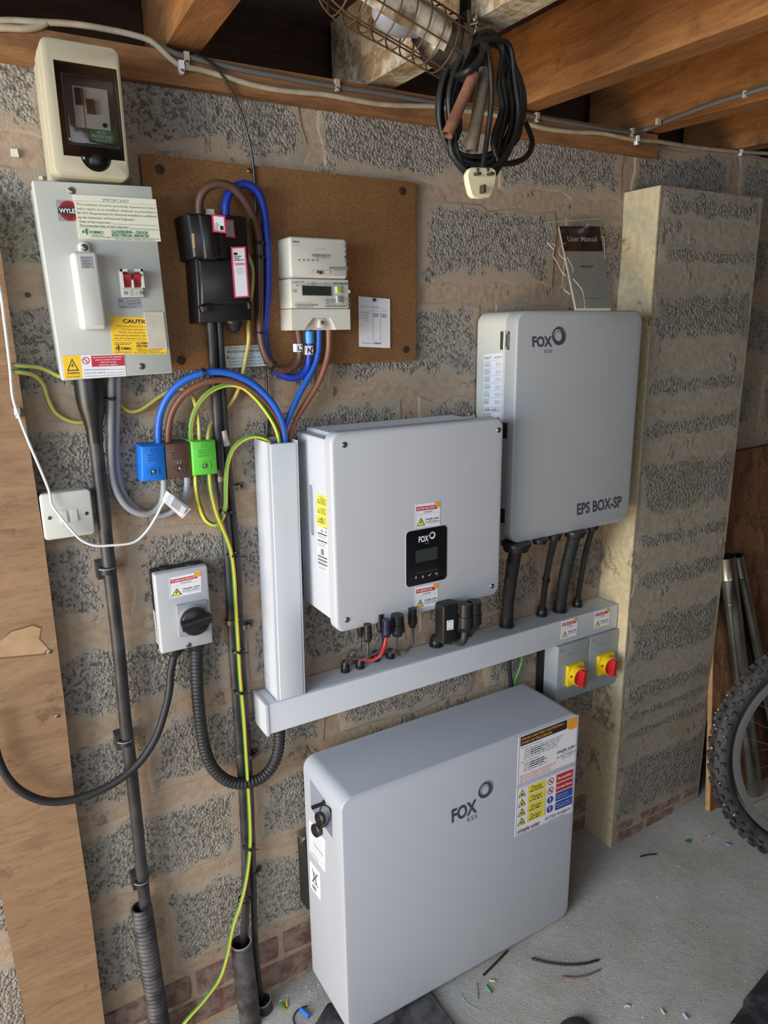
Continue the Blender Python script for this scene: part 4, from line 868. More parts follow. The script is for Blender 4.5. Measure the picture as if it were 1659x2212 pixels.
# ================================================================== BACKUP BOX
t = thing('backup_box', 'tall grey backup power box on the wall, right of the inverter', 'enclosure', (1.32, 0, 1.0933))
ex0, ex1, ez0, ez1, EY = 1.114, 1.5275, 1.0933, 1.6403, -.1523
mb = MB(); mb.rp(ex0 + .001, ex1 - .001, ez0 + .001, ez1 - .001, -.008, -.112, mat('warm_white_case', (194, 194, 184), .45, bump=.00006, scale=900), .030, .001, 8); eb = build('case', mb, t)
mb = MB(); mb.rp(ex0, ex1, ez0, ez1, -.1135, EY, M_GREYCASE, .030, .005, 8, 3); ed = build('door', mb, t)
for (u0, v0), (u1, v1), mm, nm in (((1090, 718), (1112, 754), M_STEEL, 'hinge'), ((1096, 916), (1106, 948), M_BLACK, 'hinge'), ((1088, 1101), (1099, 1132), M_BLACK, 'hinge')):
    a, b = PX(u0, v0, ex0), PX(u1, v1, ex0); zc = (a.z + b.z) / 2; y = -.113; hh2 = abs(a.z - b.z) / 2 + .002; mb = MB()
    mb.box(ex0 - .002, ex0 + .001, y - .016, y + .016, zc - hh2, zc + hh2, mm); mb.cyl((ex0 - .003, y, zc - hh2), (ex0 - .003, y, zc + hh2), .004, mm, 12); mb.box(ex0 - .0035, ex0 - .001, y - .012, y - .006, zc - hh2 * .7, zc + hh2 * .7, mm); build(nm, mb, t)
for z in (1.50, 1.235):
    mb = MB(); mb.rp(ex1 - .002, ex1 + .006, z - .014, z + .014, -.09, -.135, M_BLACK, .002, .001); build('catch', mb, t)
XE = ex0 + .001
def XLE(u, v): return PX(u, v, XE)
l = Lab(eb, 'rating_label', XLE(1046.5, 766), XLE(1086.6, 762.2), XLE(1042.2, 917), M_PAPER, .0005)
l.text('FOX', .05, .93, .03, M_INKB, w=.22, bold=.03); l.annulus(.34, .955, .05, .035, M_INKB); l.text('EPS BOX-SP', .55, .935, .022, M_INKB, w=.42, bold=.01)
y = .90
for k, hd in enumerate(('UTILITY SUPPLY', 'INVERTER GRID', 'INVERTER EPS', 'LOAD', 'INVERTER 2', 'GENERAL DATA')):
    l.rect(.04, y + .006, .96, y + .009, M_INKG); l.text(hd, .05, y - .018, .013, M_INKD, w=.3); l.lines(.05, .42, (y - .038, y - .056, y - .074), .008, M_INKG, k); l.lines(.66, .99, (y - .038, y - .056, y - .074), .008, M_INKL, k + 9); y -= .105
l.box(.03, .19, .97, .255, .008, M_INKG)
for k in range(7): l.poly([(.07 + .125 * k, .20), (.15 + .125 * k, .20), (.11 + .125 * k, .245)], (M_INKO, M_INKBL, M_INKR, M_INKO, M_INKG, M_INKG, M_INKL)[k])
l.lines(.05, .6, (.16, .14, .12, .10), .008, M_INKG, 30); l.text('CE', .52, .085, .02, M_INKD, w=.12); l.rect(.85, .08, .95, .115, M_INKG); l.text('FOXESS CO., LTD.', .05, .03, .018, M_INKD, w=.6); l.done()
def ring_logo(l, x, y, r, m):
    l.annulus(x, y, r, r * .66, m, 36, (-r * .10, r * .10)); l.annulus(x - r * .04, y - r * .02, r * .60, r * .53, m, 36); l.annulus(x + r * .12, y + r * .10, r * 1.02, r * .95, m, 36)
l = Lab(ed, 'logo', P(1146, 705, EY), P(1222, 705, EY), P(1148, 764, EY))
l.text('FOX', .03, .26, .36, M_INKD, w=.56, bold=.035); ring_logo(l, .78, .63, .19, M_INKD); l.text('ESS', .37, .02, .12, M_INKD, w=.21, space=1.2); l.done('logo_print')
a, b, c, d = P(1246, 1089, EY), P(1342.5, 1075, EY), P(1246, 1112, EY), P(1342, 1098, EY)
l = Lab(ed, 'name_mark', a, Vector((b.x, EY, a.z)), c); l.text('EPS BOX-SP', 0, 0, 1.0, M_INKD, w=1.0, bold=.03); l.done('name_print')
def bgland(u, v, R, H, name='conduit_gland'):
    p = ZB(u, v, ez0); mb = MB(); mb.lathe((p.x, p.y, ez0 + .001), (0, 0, -1), [(0, R * 1.12), (H * .35, R * 1.12), (H * .36, R), (H, R * .95)], M_BLACK, 16); build(name, mb, t); return Vector((p.x, p.y, ez0 - H))
E1 = bgland(1115, 1172, .033, .020); E2 = bgland(1166, 1164, .018, .012, 'blanking_plug'); E3 = bgland(1198, 1154, .0165, .014); E4 = bgland(1242, 1146, .027, .016); E5 = bgland(1280, 1136, .015, .010)
mb = MB()
def GC(k, h): return Vector((GL[k].x, GL[k].y, HZ1 + h))
cable('corrugated_conduit', [E1 + Vector((0, 0, .004)), mix(E1, GC('c0', .03), .35, 0, .004), mix(E1, GC('c0', .03), .7, 0, .003), GC('c0', .018)], .0165, M_BLACKM, 'short black corrugated conduit from the left end of the grey box to the trunking', 'conduit', 'corrugated conduits under the grey box', rib=(1, .88), step=.0016, n=14)
cable('corrugated_conduit', [E4 + Vector((0, 0, .004)), mix(E4, GC('c1', .03), .35, 0, .004), mix(E4, GC('c1', .03), .7, 0, .003), GC('c1', .018)], .0165, M_BLACKM, 'short black corrugated conduit under the right half of the grey box', 'conduit', 'corrugated conduits under the grey box', rib=(1, .88), step=.0016, n=14)
pp = [E3 + Vector((0, 0, .004)), mix(E3, GC(7, .02), .3, 0, .004), mix(E3, GC(7, .02), .55, 0, .004), GC(7, .02)]
cable('box_cable', pp, .0085, M_BLACKM, 'plain black cable with a tie, between the two corrugated conduits under the grey box', ties=((.56, .0095),))
cable('box_cable', [E5 + Vector((0, 0, .004)), mix(E5, GC(8, .02), .3, 0, .006), mix(E5, GC(8, .02), .65, 0, .004), GC(8, .02)], .008, M_BLACKM, 'rightmost plain black cable under the grey box')

# ================================================================== RED AND YELLOW ISOLATORS
for k, (xa, xb, lab) in enumerate(((1.356, 1.4775, 'grey isolator with red and yellow switch, left of the pair under the trunking end'), (1.4795, 1.599, 'grey isolator with red and yellow switch, right of the pair beside the pier'))):
    t = thing('rotary_isolator', lab, 'isolator', ((xa + xb) / 2, 0, .566), 'red and yellow isolators')
    z0, z1, y = .566, .7375, -.088
    mb = MB(); mb.rp(xa, xb, z0, z1, -.004, -.036, M_BLACK, .003, .001); build('base', mb, t)
    mb = MB(); mb.rp(xa, xb, z0, z1, -.0362, y, M_GREYISO, .004, .0015); cv = build('cover', mb, t)
    for x in (xa + .009, xb - .009):
        for z in (z0 + .010, z1 - .012):
            mb = MB(); mb.lathe((x, y - .0002, z), (0, -1, 0), [(0, .0045), (.0008, .0045), (.001, .003)], M_GREYDISC, 14); build('screw_cap', mb, cv)
    l = Lab(cv, 'moulded_mark', Vector((xa + .04, y, z1 - .026)), Vector((xb - .03, y, z1 - .026)), Vector((xa + .04, y, z1 - .036))); l.text('IMO', .0, .1, .55, M_SILV, w=.5); l.text('I', .86, .0, .9, M_SILV); l.done('moulded_letters')
    cx, cz = (xa + xb) / 2 + .004, (z0 + z1) / 2 - .010
    mb = MB(); mb.rp(cx - .031, cx + .031, cz - .031, cz + .031, y + .001, y - .010, M_YEL, .002, .001); yp = build('yellow_plate', mb, t)
    mb = MB(); mb.lathe((cx, y - .0095, cz), (0, -1, 0), [(0, .0285), (.017, .0275), (.019, .0275), (.019, .0245), (.012, .024)], M_YEL, 28, False); mb.cyl((cx - .0268, y - .020, cz + .006), (cx - .030, y - .020, cz + .006), .0035, M_RED, 10); build('collar', mb, t)
    mb = MB(); mb.lathe((cx, y - .010, cz), (0, -1, 0), [(0, .0243), (.016, .0243), (.0165, .023)], M_RED, 28); kn = build('knob', mb, t)
    mb = MB(); a = math.radians(28); e = Vector((math.sin(a) * .25, 0, 1)).normalized(); f = Vector((e.z, 0, -e.x)); c0 = Vector((cx, 0, cz)); y0, y1 = y - .025, y - .044
    def gp(yy, w, hh): return [c0 + Vector((0, yy, 0)) + f * sx * w + e * sz * hh for sx, sz in ((-1, -1), (1, -1), (1, 1), (-1, 1))]
    mb.loft([gp(y0, .009, .024), gp(y1 + .003, .0075, .024), gp(y1, .006, .022)], M_RED); build('grip', mb, kn)

# ================================================================== BATTERY
t = thing('battery_pack', 'big pale grey battery cabinet standing at the foot of the wall', 'battery', (.94, -.14, -.008))
bx0, bx1, bz0, bz1, byf, byb = .5933, 1.2942, -.006, .6332, -.2373, -.0451
mb = MB(); mb.rp(bx0, bx1, bz0, bz1, byb, byf, mat('pale_cabinet_metal', (174, 178, 187), .42, bump=.00006, scale=900), .030, .0035, 8, 3); bb = build('cabinet', mb, t)
q = [PX(u, v, bx0) for u, v in ((669.5, 1682.8), (716.8, 1747.8), (718.4, 1810.6), (672, 1746))]
c = MB(); c.loft([[(bx0 - .01, p.y, p.z) for p in q], [(bx0 + .035, p.y, p.z) for p in q]], M_GREYCASE); cut(bb, c)
def XB(u, v, d=0.0): return PX(u, v, bx0 + d)
def socket(u, v, R, L, d=.034):
    p = XB(u, v, d); mb = MB(); mb.lathe(p, (-1, 0, 0), [(0, R * 1.3), (.004, R * 1.3), (.0045, R), (L, R), (L, R * .75), (L - .008, R * .7)], M_BLACK, 18); return build('socket', mb, t)
socket(690, 1706, .010, .020); socket(698, 1736, .0125, .034)
cap1 = XB(691, 1768, -.004); cap2 = XB(683, 1793, -.010)
for p, n_ in ((cap1, 0), (cap2, 1)):
    mb = MB(); mb.lathe(p + Vector((.006, 0, 0)), (-1, -.25, .1), [(0, .0145), (.003, .0155), (.010, .0155), (.0115, .0135)], M_BLACK, 18); mb.ring(p + Vector((-.0055, -.001, 0)), (-1, -.25, .1), .009, .0015, M_BLACK, 18, 6); build('dust_cap', mb, t)
mb = MB(); mb.tube([XB(700, 1737, .014), XB(714, 1752, .0), XB(708, 1778, -.006), cap2 + Vector((0, -.002, .004))], .002, M_BLACK, 6); mb.tube([XB(694, 1744, .018), XB(691, 1755, .0), cap1], .002, M_BLACK, 6); o = build('cap_leash', mb, t); o['kind'] = 'stuff'
l = Lab(bb, 'rating_label', XB(668, 1770), XB(702, 1815), XB(669.0, 1838), M_PAPER, .0005); l.lines(.05, .95, [.12 + .07 * k for k in range(11)], .02, M_INKL, 4); l.rect(.3, .4, .9, .46, M_INKL); l.lines(.1, .7, (.05, .9), .03, M_INKG, 9); l.done()
l = Lab(bb, 'disposal_label', XB(669.5, 1858), XB(691, 1886), XB(671.5, 1916), M_PAPER, .0005); l.box(.32, .35, .62, .75, .05, M_INKD); l.poly([(.2, .35), (.24, .31), (.78, .8), (.74, .84)], M_INKD); l.poly([(.74, .31), (.78, .35), (.24, .84), (.2, .8)], M_INKD); l.bars(.2, .1, .6, .24, M_INKD, 14, 3); l.done()
l = Lab(bb, 'logo', P(972, 1708, byf), P(1066, 1668, byf), P(974, 1797, byf))
l.text('FOX', .02, .22, .30, M_INKD, w=.58, bold=.035); ring_logo(l, .80, .65, .165, M_INKD); l.text('ESS', .38, .06, .10, M_INKD, w=.22, space=1.2); l.done('logo_print')
# shutdown notice, two stickers
a, b, c, d = P(1120.3, 1593, byf), P(1249.6, 1543.8, byf), P(1116.2, 1699, byf), P(1111.5, 1808, byf); b2 = P(1242.5, 1649, byf); d2 = P(1236.3, 1750.5, byf)
l = Lab(bb, 'shutdown_notice', a, b, c, M_PAPER, .0006); l.box(.012, .012, .988, .988, .006, M_INKBL)
l.rect(.03, .80, .80, .99, M_INKB); l.text('SOLAR & BATTERY SHUTDOWN /', .05, .91, .045, M_INKO, w=.70, bold=.02); l.text('START-UP PROCEDURE', .05, .83, .045, M_INKO, w=.50, bold=.02)
l.poly([(.985, .985), (.82, .985), (.795, .91), (.80, .83), (.84, .765), (.90, .74), (.96, .755), (.985, .78)], M_INKO)
l.text('Shutdown Procedure', .05, .745, .03, M_INKG, w=.32); l.lines(.10, .80, (.69, .645, .60, .555, .51), .014, M_INKG, 3); l.lines(.20, .46, (.645, .60, .555), .02, M_INKB, 4)
l.text('Start-up Procedure', .05, .445, .03, M_INKG, w=.30); l.lines(.10, .5, (.39, .345, .30, .255), .014, M_INKG, 5); l.lines(.2, .48, (.39, .345, .30), .02, M_INKB, 6); l.lines(.04, .68, (.17, .13, .09, .05), .014, mat('pale_red_ink', (206, 120, 120), .6), 8)
l.text('simple solar', .65, .34, .065, M_INKB, w=.32, bold=.01); l.text('01752 916013', .65, .235, .04, M_INKB, w=.32); l.rect(.74, .305, .92, .312, M_INKG); l.lines(.74, .97, (.195,), .012, M_INKG); l.done()
l = Lab(bb, 'hazard_notice', P(1115.8, 1702, byf), P(1242.2, 1652.5, byf), d, M_PAPER, .0006); l.box(.012, .012, .988, .988, .006, M_INKBL)
for k in range(4):
    y = .755 - .19 * k + .03; l.poly([(.03, y - .01), (.155, y - .01), (.095, y + .145)], M_INKB); l.poly([(.045, y), (.14, y), (.095, y + .12)], M_INKY2); l.rect(.08, y + .02, .11, y + .06, M_INKB)
    l.rect(.19, y - .01, .49, y + .16, M_INKY2); l.text('Danger', .25, y + .065, .07, M_INKB, w=.18, bold=.01); l.lines(.22, .46, (y + .02,), .022, M_INKD, k + 3)
    yy = y + .075
    if k < 2: l.annulus(.575, yy, .052, .042, M_INKR); l.rect(.55, yy - .012, .60, yy + .004, M_INKB); l.poly([(.54, yy + .055), (.55, yy + .065), (.612, yy - .05), (.602, yy - .06)], M_INKR); l.rect(.67, y - .01, .965, y + .16, M_INKR)
    else: l.circ(.575, yy, .052, M_INKBL); l.rect(.568, yy - .01, .584, yy + .05, M_INKW); l.circ(.576, yy - .035, .009, M_INKW); l.rect(.67, y - .01, .965, y + .16, M_INKBL); l.lines(.69, .95, (y + .09, y + .04), .016, M_INKL, k)
    if k == 0: l.text('No smoking', .695, y + .05, .055, M_INKW, w=.245, bold=.02)
    if k == 1: l.text('No naked flames', .685, y + .055, .045, M_INKW, w=.265, bold=.02)
l.text('simple solar', .035, .055, .08, M_INKB, w=.38, bold=.01); l.text('01752 916013', .50, .085, .055, M_INKB, w=.44, bold=.01); l.lines(.55, .95, (.035,), .014, M_INKL, 2); l.rect(.16, .03, .36, .036, M_INKL); l.done()
mb = MB(); a, b = P(655, 1812, -.03), P(664, 1955, -.03); mb.box(a.x - .004, a.x + .04, -.044, -.004, b.z, a.z, M_BLACK); wb = build('wall_rail', mb, t)
mb = MB(); screw(mb, (a.x - .004, -.025, a.z - .012), (-1, 0, 0), .006); mb.box(a.x - .007, a.x + .02, -.040, -.012, a.z - .001, a.z + .012, M_STEEL); build('rail_bolt', mb, wb)
for x in (.66, 1.22):
    mb = MB(); mb.box(x - .02, x + .02, -.16, -.10, floor_z(x + .02) + .0008, bz0 + .001, M_BLACK); build('foot', mb, t)
# ================================================================== METER TAILS
def thing_cable(*a, **k): return cable(*a, **k)
yb = -.060
pp = pts(yb, (430, 462, -.06), (431, 432, -.062), (442, 410, -.066), (470, 397, -.07), (500, 404, -.07), (525, 428, -.066), (545, 465, -.056), (556, 500, -.045), (560, 560, -.036), (561, 640, -.034), (561, 700, -.034), (566, 745, -.036), (580, 780, -.040), (605, 799, -.044), (630, 796, -.046), (645, 780, -.046), (648, 748, -.045), (644, 712, -.045))
t = cable('meter_tail', pp, .0078, M_DBROWN, 'brown supply cable looping from the black cut-out to the meter', group=None, ties=((.36, .0095), (.40, .0095), (.66, .0092), (.78, .0092)))
def tag(parent, u0, v0, u1, v1, y, ch):
    a, b = P(u0, v0, y), P(u1, v1, y); mb = MB(); mb.cyl((( a.x + b.x) / 2, (y + .0098), a.z), ((a.x + b.x) / 2 , y + .0098, b.z), .0088, M_PAPER, 16); o = build('marker_sleeve', mb, parent)
    l = Lab(parent, 'marker', P(u0, v0, y), P(u1, v0, y), P(u0, v1, y), M_PAPER, .0004); l.text(ch, .22, .22, .5, M_INKB, bold=.05); l.rect(.7, .05, .95, .3, M_INKB); l.rect(.75, .6, .95, .9, M_INKB); l.done()
tag(t, 640, 743, 653, 760, -.0545, 'L')
pp = pts(yb, (487, 466, -.05), (489, 432, -.05), (503, 407, -.05), (528, 398, -.052), (554, 412, -.052), (569, 450, -.046), (575, 500, -.036), (579, 560, -.030), (579, 620, -.028), (575, 680, -.028), (572, 722, -.029), (577, 760, -.031), (590, 793, -.034), (616, 813, -.040), (645, 814, -.044), (663, 796, -.046), (668, 760, -.046), (667, 712, -.045))
t = cable('meter_tail', pp, .0078, M_DBLUE, 'deep blue supply cable looping from the black cut-out to the meter')
mb = MB(); a, b = P(667, 716, -.0455), P(668, 742, -.0458); mb.cyl(a, b, .0098, M_LBLUE, 16); o = build('sleeve', mb, t); o['label'] = 'pale blue sleeve'
tag(t, 661, 747, 676, 766, -.0550, 'N')
pp = pts(-.045, (688, 712, -.046), (688, 745, -.047), (683, 778, -.048), (668, 812, -.05), (646, 852, -.052), (628, 892, -.054), (613, 928, -.054), (601, 958, -.05), (598, 985, -.045))
cable('meter_tail', pp, .0064, M_BLUE, 'bright blue cable running from the meter down into the vertical trunking')
pp = pts(-.045, (710, 712, -.046), (709, 758, -.046), (701, 792, -.046), (686, 830, -.045), (664, 866, -.044), (644, 898, -.042), (630, 930, -.040), (622, 962, -.038), (620, 990, -.036))
cable('meter_tail', pp, .0064, mat('red_brown_sheath', (138, 88, 66), .45), 'red-brown cable running from the meter down into the vertical trunking')

# ================================================================== THIN BLACK AERIAL CABLE, CREAM EARTH
pp = pts(-.02, (420, 117, -.03), (445, 128, -.034), (470, 150, -.034), (497, 190, -.032), (520, 240, -.026), (537, 300, -.02), (546, 350, -.019), (552, 420, -.019), (553, 500, -.019), (556, 600, -.019), (560, 700, -.019), (570, 770, -.019), (575, 810, -.012), (577, 870, -.008), (577, 960, -.007), (578, 1010, -.007))
cable('aerial_cable', pp, .0026, M_BLACK, 'thin black cable hanging from the ceiling timber down behind the meter tails', n=7)
pp = pts(-.02, (528, 540, -.022), (545, 575, -.022), (546, 615, -.024), (538, 665, -.026), (536, 700, -.028), (537, 735, -.028), (531, 772, -.028), (523, 812, -.026), (512, 848, -.02), (497, 872, -.014), (480, 890, -.010), (462, 906, -.014), (452, 924, -.025), (449, 945, -.035), (449, 962, -.037))
cable('earth_wire', pp, .0042, M_CREAMW, 'cream-yellow earth wire from the cut-out down behind the black pipes', n=8)

# ================================================================== CABLES ALONG THE WALL PLATE
def clip(u, v, y, r, parent, ang=0, m=None):
    p = P(u, v, y); mb = MB(); m = m or M_INKW
    mb.hexa([p + Vector((a * .0045, yy, c * (r + .002))) for yy in (.004, -r) for a, c in ((-1, -1), (1, -1), (1, 1), (-1, 1))], m)
    mb.cyl(p + Vector((0, -r, -r - .003)), p + Vector((0, -r - .003, -r - .003)), .002, M_STEEL, 8); mb.box(p.x - .003, p.x + .003, p.y - r, p.y + .004, p.z - r - .007, p.z - r, m); return build('cable_clip', mb, parent)
Y1 = -.028
pp = pts(Y1, (-30, 46), (20, 44), (60, 46), (100, 48), (160, 52), (230, 63), (290, 76), (325, 88), (345, 104), (370, 128), (392, 143), (430, 150), (480, 164), (560, 187), (620, 197), (700, 204), (760, 215), (829, 226), (900, 229), (940, 230), (1000, 239), (1060, 247), (1120, 262), (1180, 278), (1240, 285), (1300, 288), (1360, 300), (1420, 306, -.02), (1500, 318, -.006), (1580, 327, -.006), (1680, 333, -.006), (1760, 345, -.006))
t = cable('surface_cable', pp, .0052, M_OLDW, 'old white cable sagging along the front of the timber plate', n=8)
for u, v in ((391, 143), (1375, 301)): clip(u, v, Y1 - .001, .006, t)
clip(1600, 326, -.007, .006, t)
pp = pts(Y1, (-30, 62), (10, 60), (50, 62), (75, 60), (92, 54), (99, 50)); cable('cable_stub', pp, .0055, M_OLDW, 'short frayed end of old white cable above the cream enclosure', n=8)
pp = pts(-.026, (330, 92), (352, 104), (385, 118), (410, 124), (450, 134), (520, 150), (600, 165), (680, 180), (760, 193), (829, 203), (940, 222), (1060, 240), (1150, 252), (1260, 271), (1330, 283), (1368, 286)) + [P(1395, 280, -.03), PZ(1440, 262, 2.087) , PZ(1530, 228, 2.083), PZ(1610, 203, 2.079), PZ(1680, 182, 2.076)]
t = cable('flat_grey_cable', pp, .0055, mat('grey_pvc_cable', (98, 94, 90), .55), 'flat grey cable along the top of the timber plate and up a joist', n=8)
for u, v in ((402, 124), (727, 182), (1159, 252), (1365, 285)): clip(u, v, -.027, .006, t, m=M_OLDW)
for u, v, z in ((1422, 262, 2.088), (1611, 203, 2.079)):
    p = PZ(u, v, z); mb = MB(); mb.box(p.x - .006, p.x + .006, p.y - .004, p.y + .004, p.z - .008, p.z + .006, M_OLDW); build('cable_clip', mb, t)

# ================================================================== LEFT: CONDUIT, EARTHS, GREY CABLES, CONNECTOR BLOCKS
pp = pts(-.032, (203, 925), (212, 1000), (221, 1080), (231, 1180), (240, 1260), (256, 1400), (270, 1550), (283, 1660), (298, 1800), (308, 1900), (317, 1990), (324, 2060))
t = thing('rising_conduit', 'black service pipe with flared boot under the fuse box, leftmost of the pipes', 'pipe', P(324, 2060, -.032))
mb = MB(); mb.tube(pp, .0125, M_CONDUIT, 16, step=.01); build('pipe', mb, t)
a = P(191, 822, -.036); d = (P(207, 960, -.033) - a); mb = MB(); L = d.length; mb.lathe(a + Vector((0, 0, .004)), d, [(0, .026), (L * .28, .0255), (L * .42, .024), (L * .74, .0155), (L * .80, .0145), (L, .014)], M_BLACK, 20); build('heat_shrink_boot', mb, t)
for u, v in ((232, 1232), (271, 1602), (306, 1905)):
    p = P(u, v, -.032); mb = MB(); mb.box(p.x - .018, p.x - .0005, -.030, -.004, p.z - .017, p.z + .017, M_CONDUIT); mb.box(p.x + .006, p.x + .017, -.026, -.004, p.z - .012, p.z + .012, M_CONDUIT); mb.lathe(p - Vector((0, 0, .006)), (.03, 0, 1), [(0, .0125), (0, .0142), (.014, .0142), (.014, .0125)], M_BLACKM, 16, False); mb.tube([p + Vector((-.016, -.006, .006)), p + Vector((-.006, -.016, .006)), p + Vector((.006, -.016, .006)), p + Vector((.015, -.004, .005))], .0012, M_GREYDISC, 6); build('pipe_clip', mb, t)
t = thing('ribbed_duct', 'dusty black ribbed duct rising from the floor around the leftmost pipe', 'duct', P(352, 2225, -.035))
a, b = P(305, 1958, -.036), P(352, 2260, -.036); mb = MB(); d = (b - a); L = d.length; n = 36
prof = []
for k in range(n): z_ = L * k / n; prof += [(z_, .0190), (z_ + L / n * .25, .0222), (z_ + L / n * .55, .0226), (z_ + L / n * .8, .0205)]
mb.lathe(a, d, prof + [(L, .0190), (L, .0165), (0, .0165), (0, .0190)], M_DUCT, 24, False); build('duct', mb, t)
# earths at the far left
def ge(name, pp, r, label, g=M_GREEN, y=M_YELL, sec=(0, 4), ties=(), tw=.0): return cable(name, pp, r, y, label, m2=g, sectors=sec, n=10, ties=ties, twist=tw)
ge('earth_cable', pts(-.014, (20, 788, -.05), (48, 790, -.046), (85, 794, -.03), (110, 804, -.02), (128, 813, -.02), (140, 812, -.024), (150, 805, -.03)), .0040, 'green and yellow wire entering the lower left corner of the fuse box', M_DULLG, M_DULLY, None)
ge('earth_cable', pts(-.014, (20, 802, -.05), (47, 804, -.046), (74, 811, -.03), (93, 830, -.016), (104, 862, -.010), (120, 891, -.009), (150, 909, -.009), (182, 912, -.008), (205, 902, -.007), (222, 878, -.007), (232, 852, -.008), (240, 848, -.007), (254, 862, -.009), (264, 879, -.012), (280, 889, -.014), (302, 886, -.014), (345, 857, -.014), (376, 841, -.016), (400, 842, -.022), (416, 858, -.028), (427, 898, -.034), (431, 945, -.037), (431, 962, -.037)), .0040, 'dull green and yellow earth wire snaking from the plywood edge to the green block', M_DULLG, M_DULLY, None)
# grey cables
t = cable('grey_cable', pts(-.03, (240, 812, -.04), (239, 870, -.036), (239, 950, -.03), (241, 1020, -.028), (251, 1060, -.028), (275, 1095, -.030), (305, 1110, -.032), (330, 1108, -.032), (348, 1090, -.032), (354, 1062, -.032), (354, 1030, -.032)), .0068, M_GREYC, 'grey cable looping from the fuse box to the blue block', ties=((.11, .0082),))
cable('grey_cable', pts(-.016, (254, 812, -.032), (253, 900, -.022), (251, 980, -.015), (257, 1040, -.013), (277, 1082, -.012), (312, 1108, -.012), (347, 1114, -.014), (377, 1102, -.02), (398, 1076, -.028), (404, 1045, -.03), (403, 1025, -.03)), .0062, mat('blue_grey_sheath', (150, 154, 164), .45), 'pale grey cable looping behind the other to the brown block')
# connector blocks
for nm, c4, m, lab, sc, yf in (('connector_block', ((304, 964), (355, 960), (361, 1037), (307, 1041)), M_BBLUE, 'bright blue insulated connector block, leftmost of the row of three', (333, 1019), -.052), ('connector_block', ((355, 959), (412, 955), (417, 1031), (361, 1036)), M_BBROWN, 'dark brown insulated connector block between the blue and green ones', (390, 1012), -.050), ('connector_block', ((413, 953.5), (465.5, 951), (470.6, 1023), (418, 1028)), M_BGREEN, 'bright green insulated connector block, rightmost of the row of three', (444.5, 1006), -.056)):
    p = P(*sc, -.03); t = thing(nm, lab, 'connector', Vector((p.x, 0, p.z - .02)), 'connector blocks')
    mb = MB(); quad_box(mb, c4, -.004, yf, m, .0025); bd = build('housing', mb, t)
    p = P(*sc, yf); mb = MB(); mb.frame((p.x - .0085, p.x + .0085, p.z - .0065, p.z + .0065), (p.x - .0068, p.x + .0068, p.z - .005, p.z + .005), yf + .001, yf - .002, m); mb.box(p.x - .0135, p.x - .0085, yf - .001, yf + .001, p.z - .003, p.z + .003, m); build('screw_port', mb, t)
    mb = MB(); screw(mb, p, (0, -1, 0), .0042, M_STEEL); build('terminal_screw', mb, t)
    a, b, c, d = c4; l = Lab(t, 'moulding', P(a[0] + 10, a[1] + 5, yf), P(b[0] - 8, b[1] + 5, yf), P(a[0] + 12, a[1] + 38, yf)); em = mat('emboss_' + m.name, tuple(int(x * 255) for x in [.0, .36, .72]) if m is M_BBLUE else (74, 54, 46) if m is M_BBROWN else (78, 168, 54), .45)
    l.box(.32, .68, .68, .98, .03, em); l.poly([(.5, .74), (.6, .83), (.5, .92), (.4, .83)], em); l.lines(.1, .9, (.48, .30, .12), .10, em, 4); l.done('moulded_mark')
    if m is M_BBLUE:
        for k in range(4):
            q = P(304, 985 + 14 * k, -.03); mb = MB(); mb.box(q.x - .002, q.x + .004, -.040, -.010, q.z - .004, q.z + .002, m); build('grip_rib', mb, t)
    if m is M_BBROWN: l = Lab(t, 'marking', P(383, 994, yf), P(391, 994, yf), P(383, 1001, yf)); l.text('L1', 0, 0, .9, M_INKL, w=1); l.done('letters')
cable('block_tail', pts(-.05, (344, 975, -.028), (342, 930, -.03), (347, 893, -.036), (365, 854, -.044), (395, 824, -.052), (430, 808, -.060), (465, 803, -.064), (502, 808, -.066), (542, 826, -.066), (577, 857, -.066), (600, 890, -.066), (613, 930, -.062), (616, 985, -.056)), .0068, M_BLUE, 'blue cable arching from the blue block into the vertical trunking', ties=((.42, .0085),))
cable('block_tail', pts(-.05, (363, 970, -.028), (364, 925, -.03), (373, 888, -.036), (395, 855, -.044), (425, 834, -.052), (460, 822, -.058), (500, 824, -.060), (542, 843, -.062), (577, 876, -.062), (600, 910, -.062), (613, 945, -.058), (618, 990, -.05)), .0064, M_BROWN, 'brown cable arching from the brown block into the vertical trunking')
ge('block_earth', pts(-.05, (414, 968, -.034), (413, 920, -.036), (421, 888, -.040), (440, 858, -.048), (466, 839, -.054), (496, 831, -.058), (524, 837, -.062), (552, 860, -.064), (578, 893, -.066), (596, 925, -.066), (604, 955, -.062), (607, 990, -.056)), .0045, 'green and yellow earth cable arching from the green block into the trunking', M_GREEN, M_YELL, (8, 14))
ge('block_earth', pts(-.05, (592, 985, -.05), (584, 955, -.056), (570, 946, -.056), (548, 942, -.056), (525, 950, -.052), (505, 968, -.048), (492, 1000, -.044), (488, 1050, -.040), (487, 1090, -.040), (480, 1120, -.040), (465, 1133, -.040), (446, 1125, -.038), (431, 1092, -.036), (424, 1055, -.034), (422, 1022, -.032)), .0044, 'green and yellow earth cable looping from trunking top under the green block', M_GREEN, M_YELL, None)
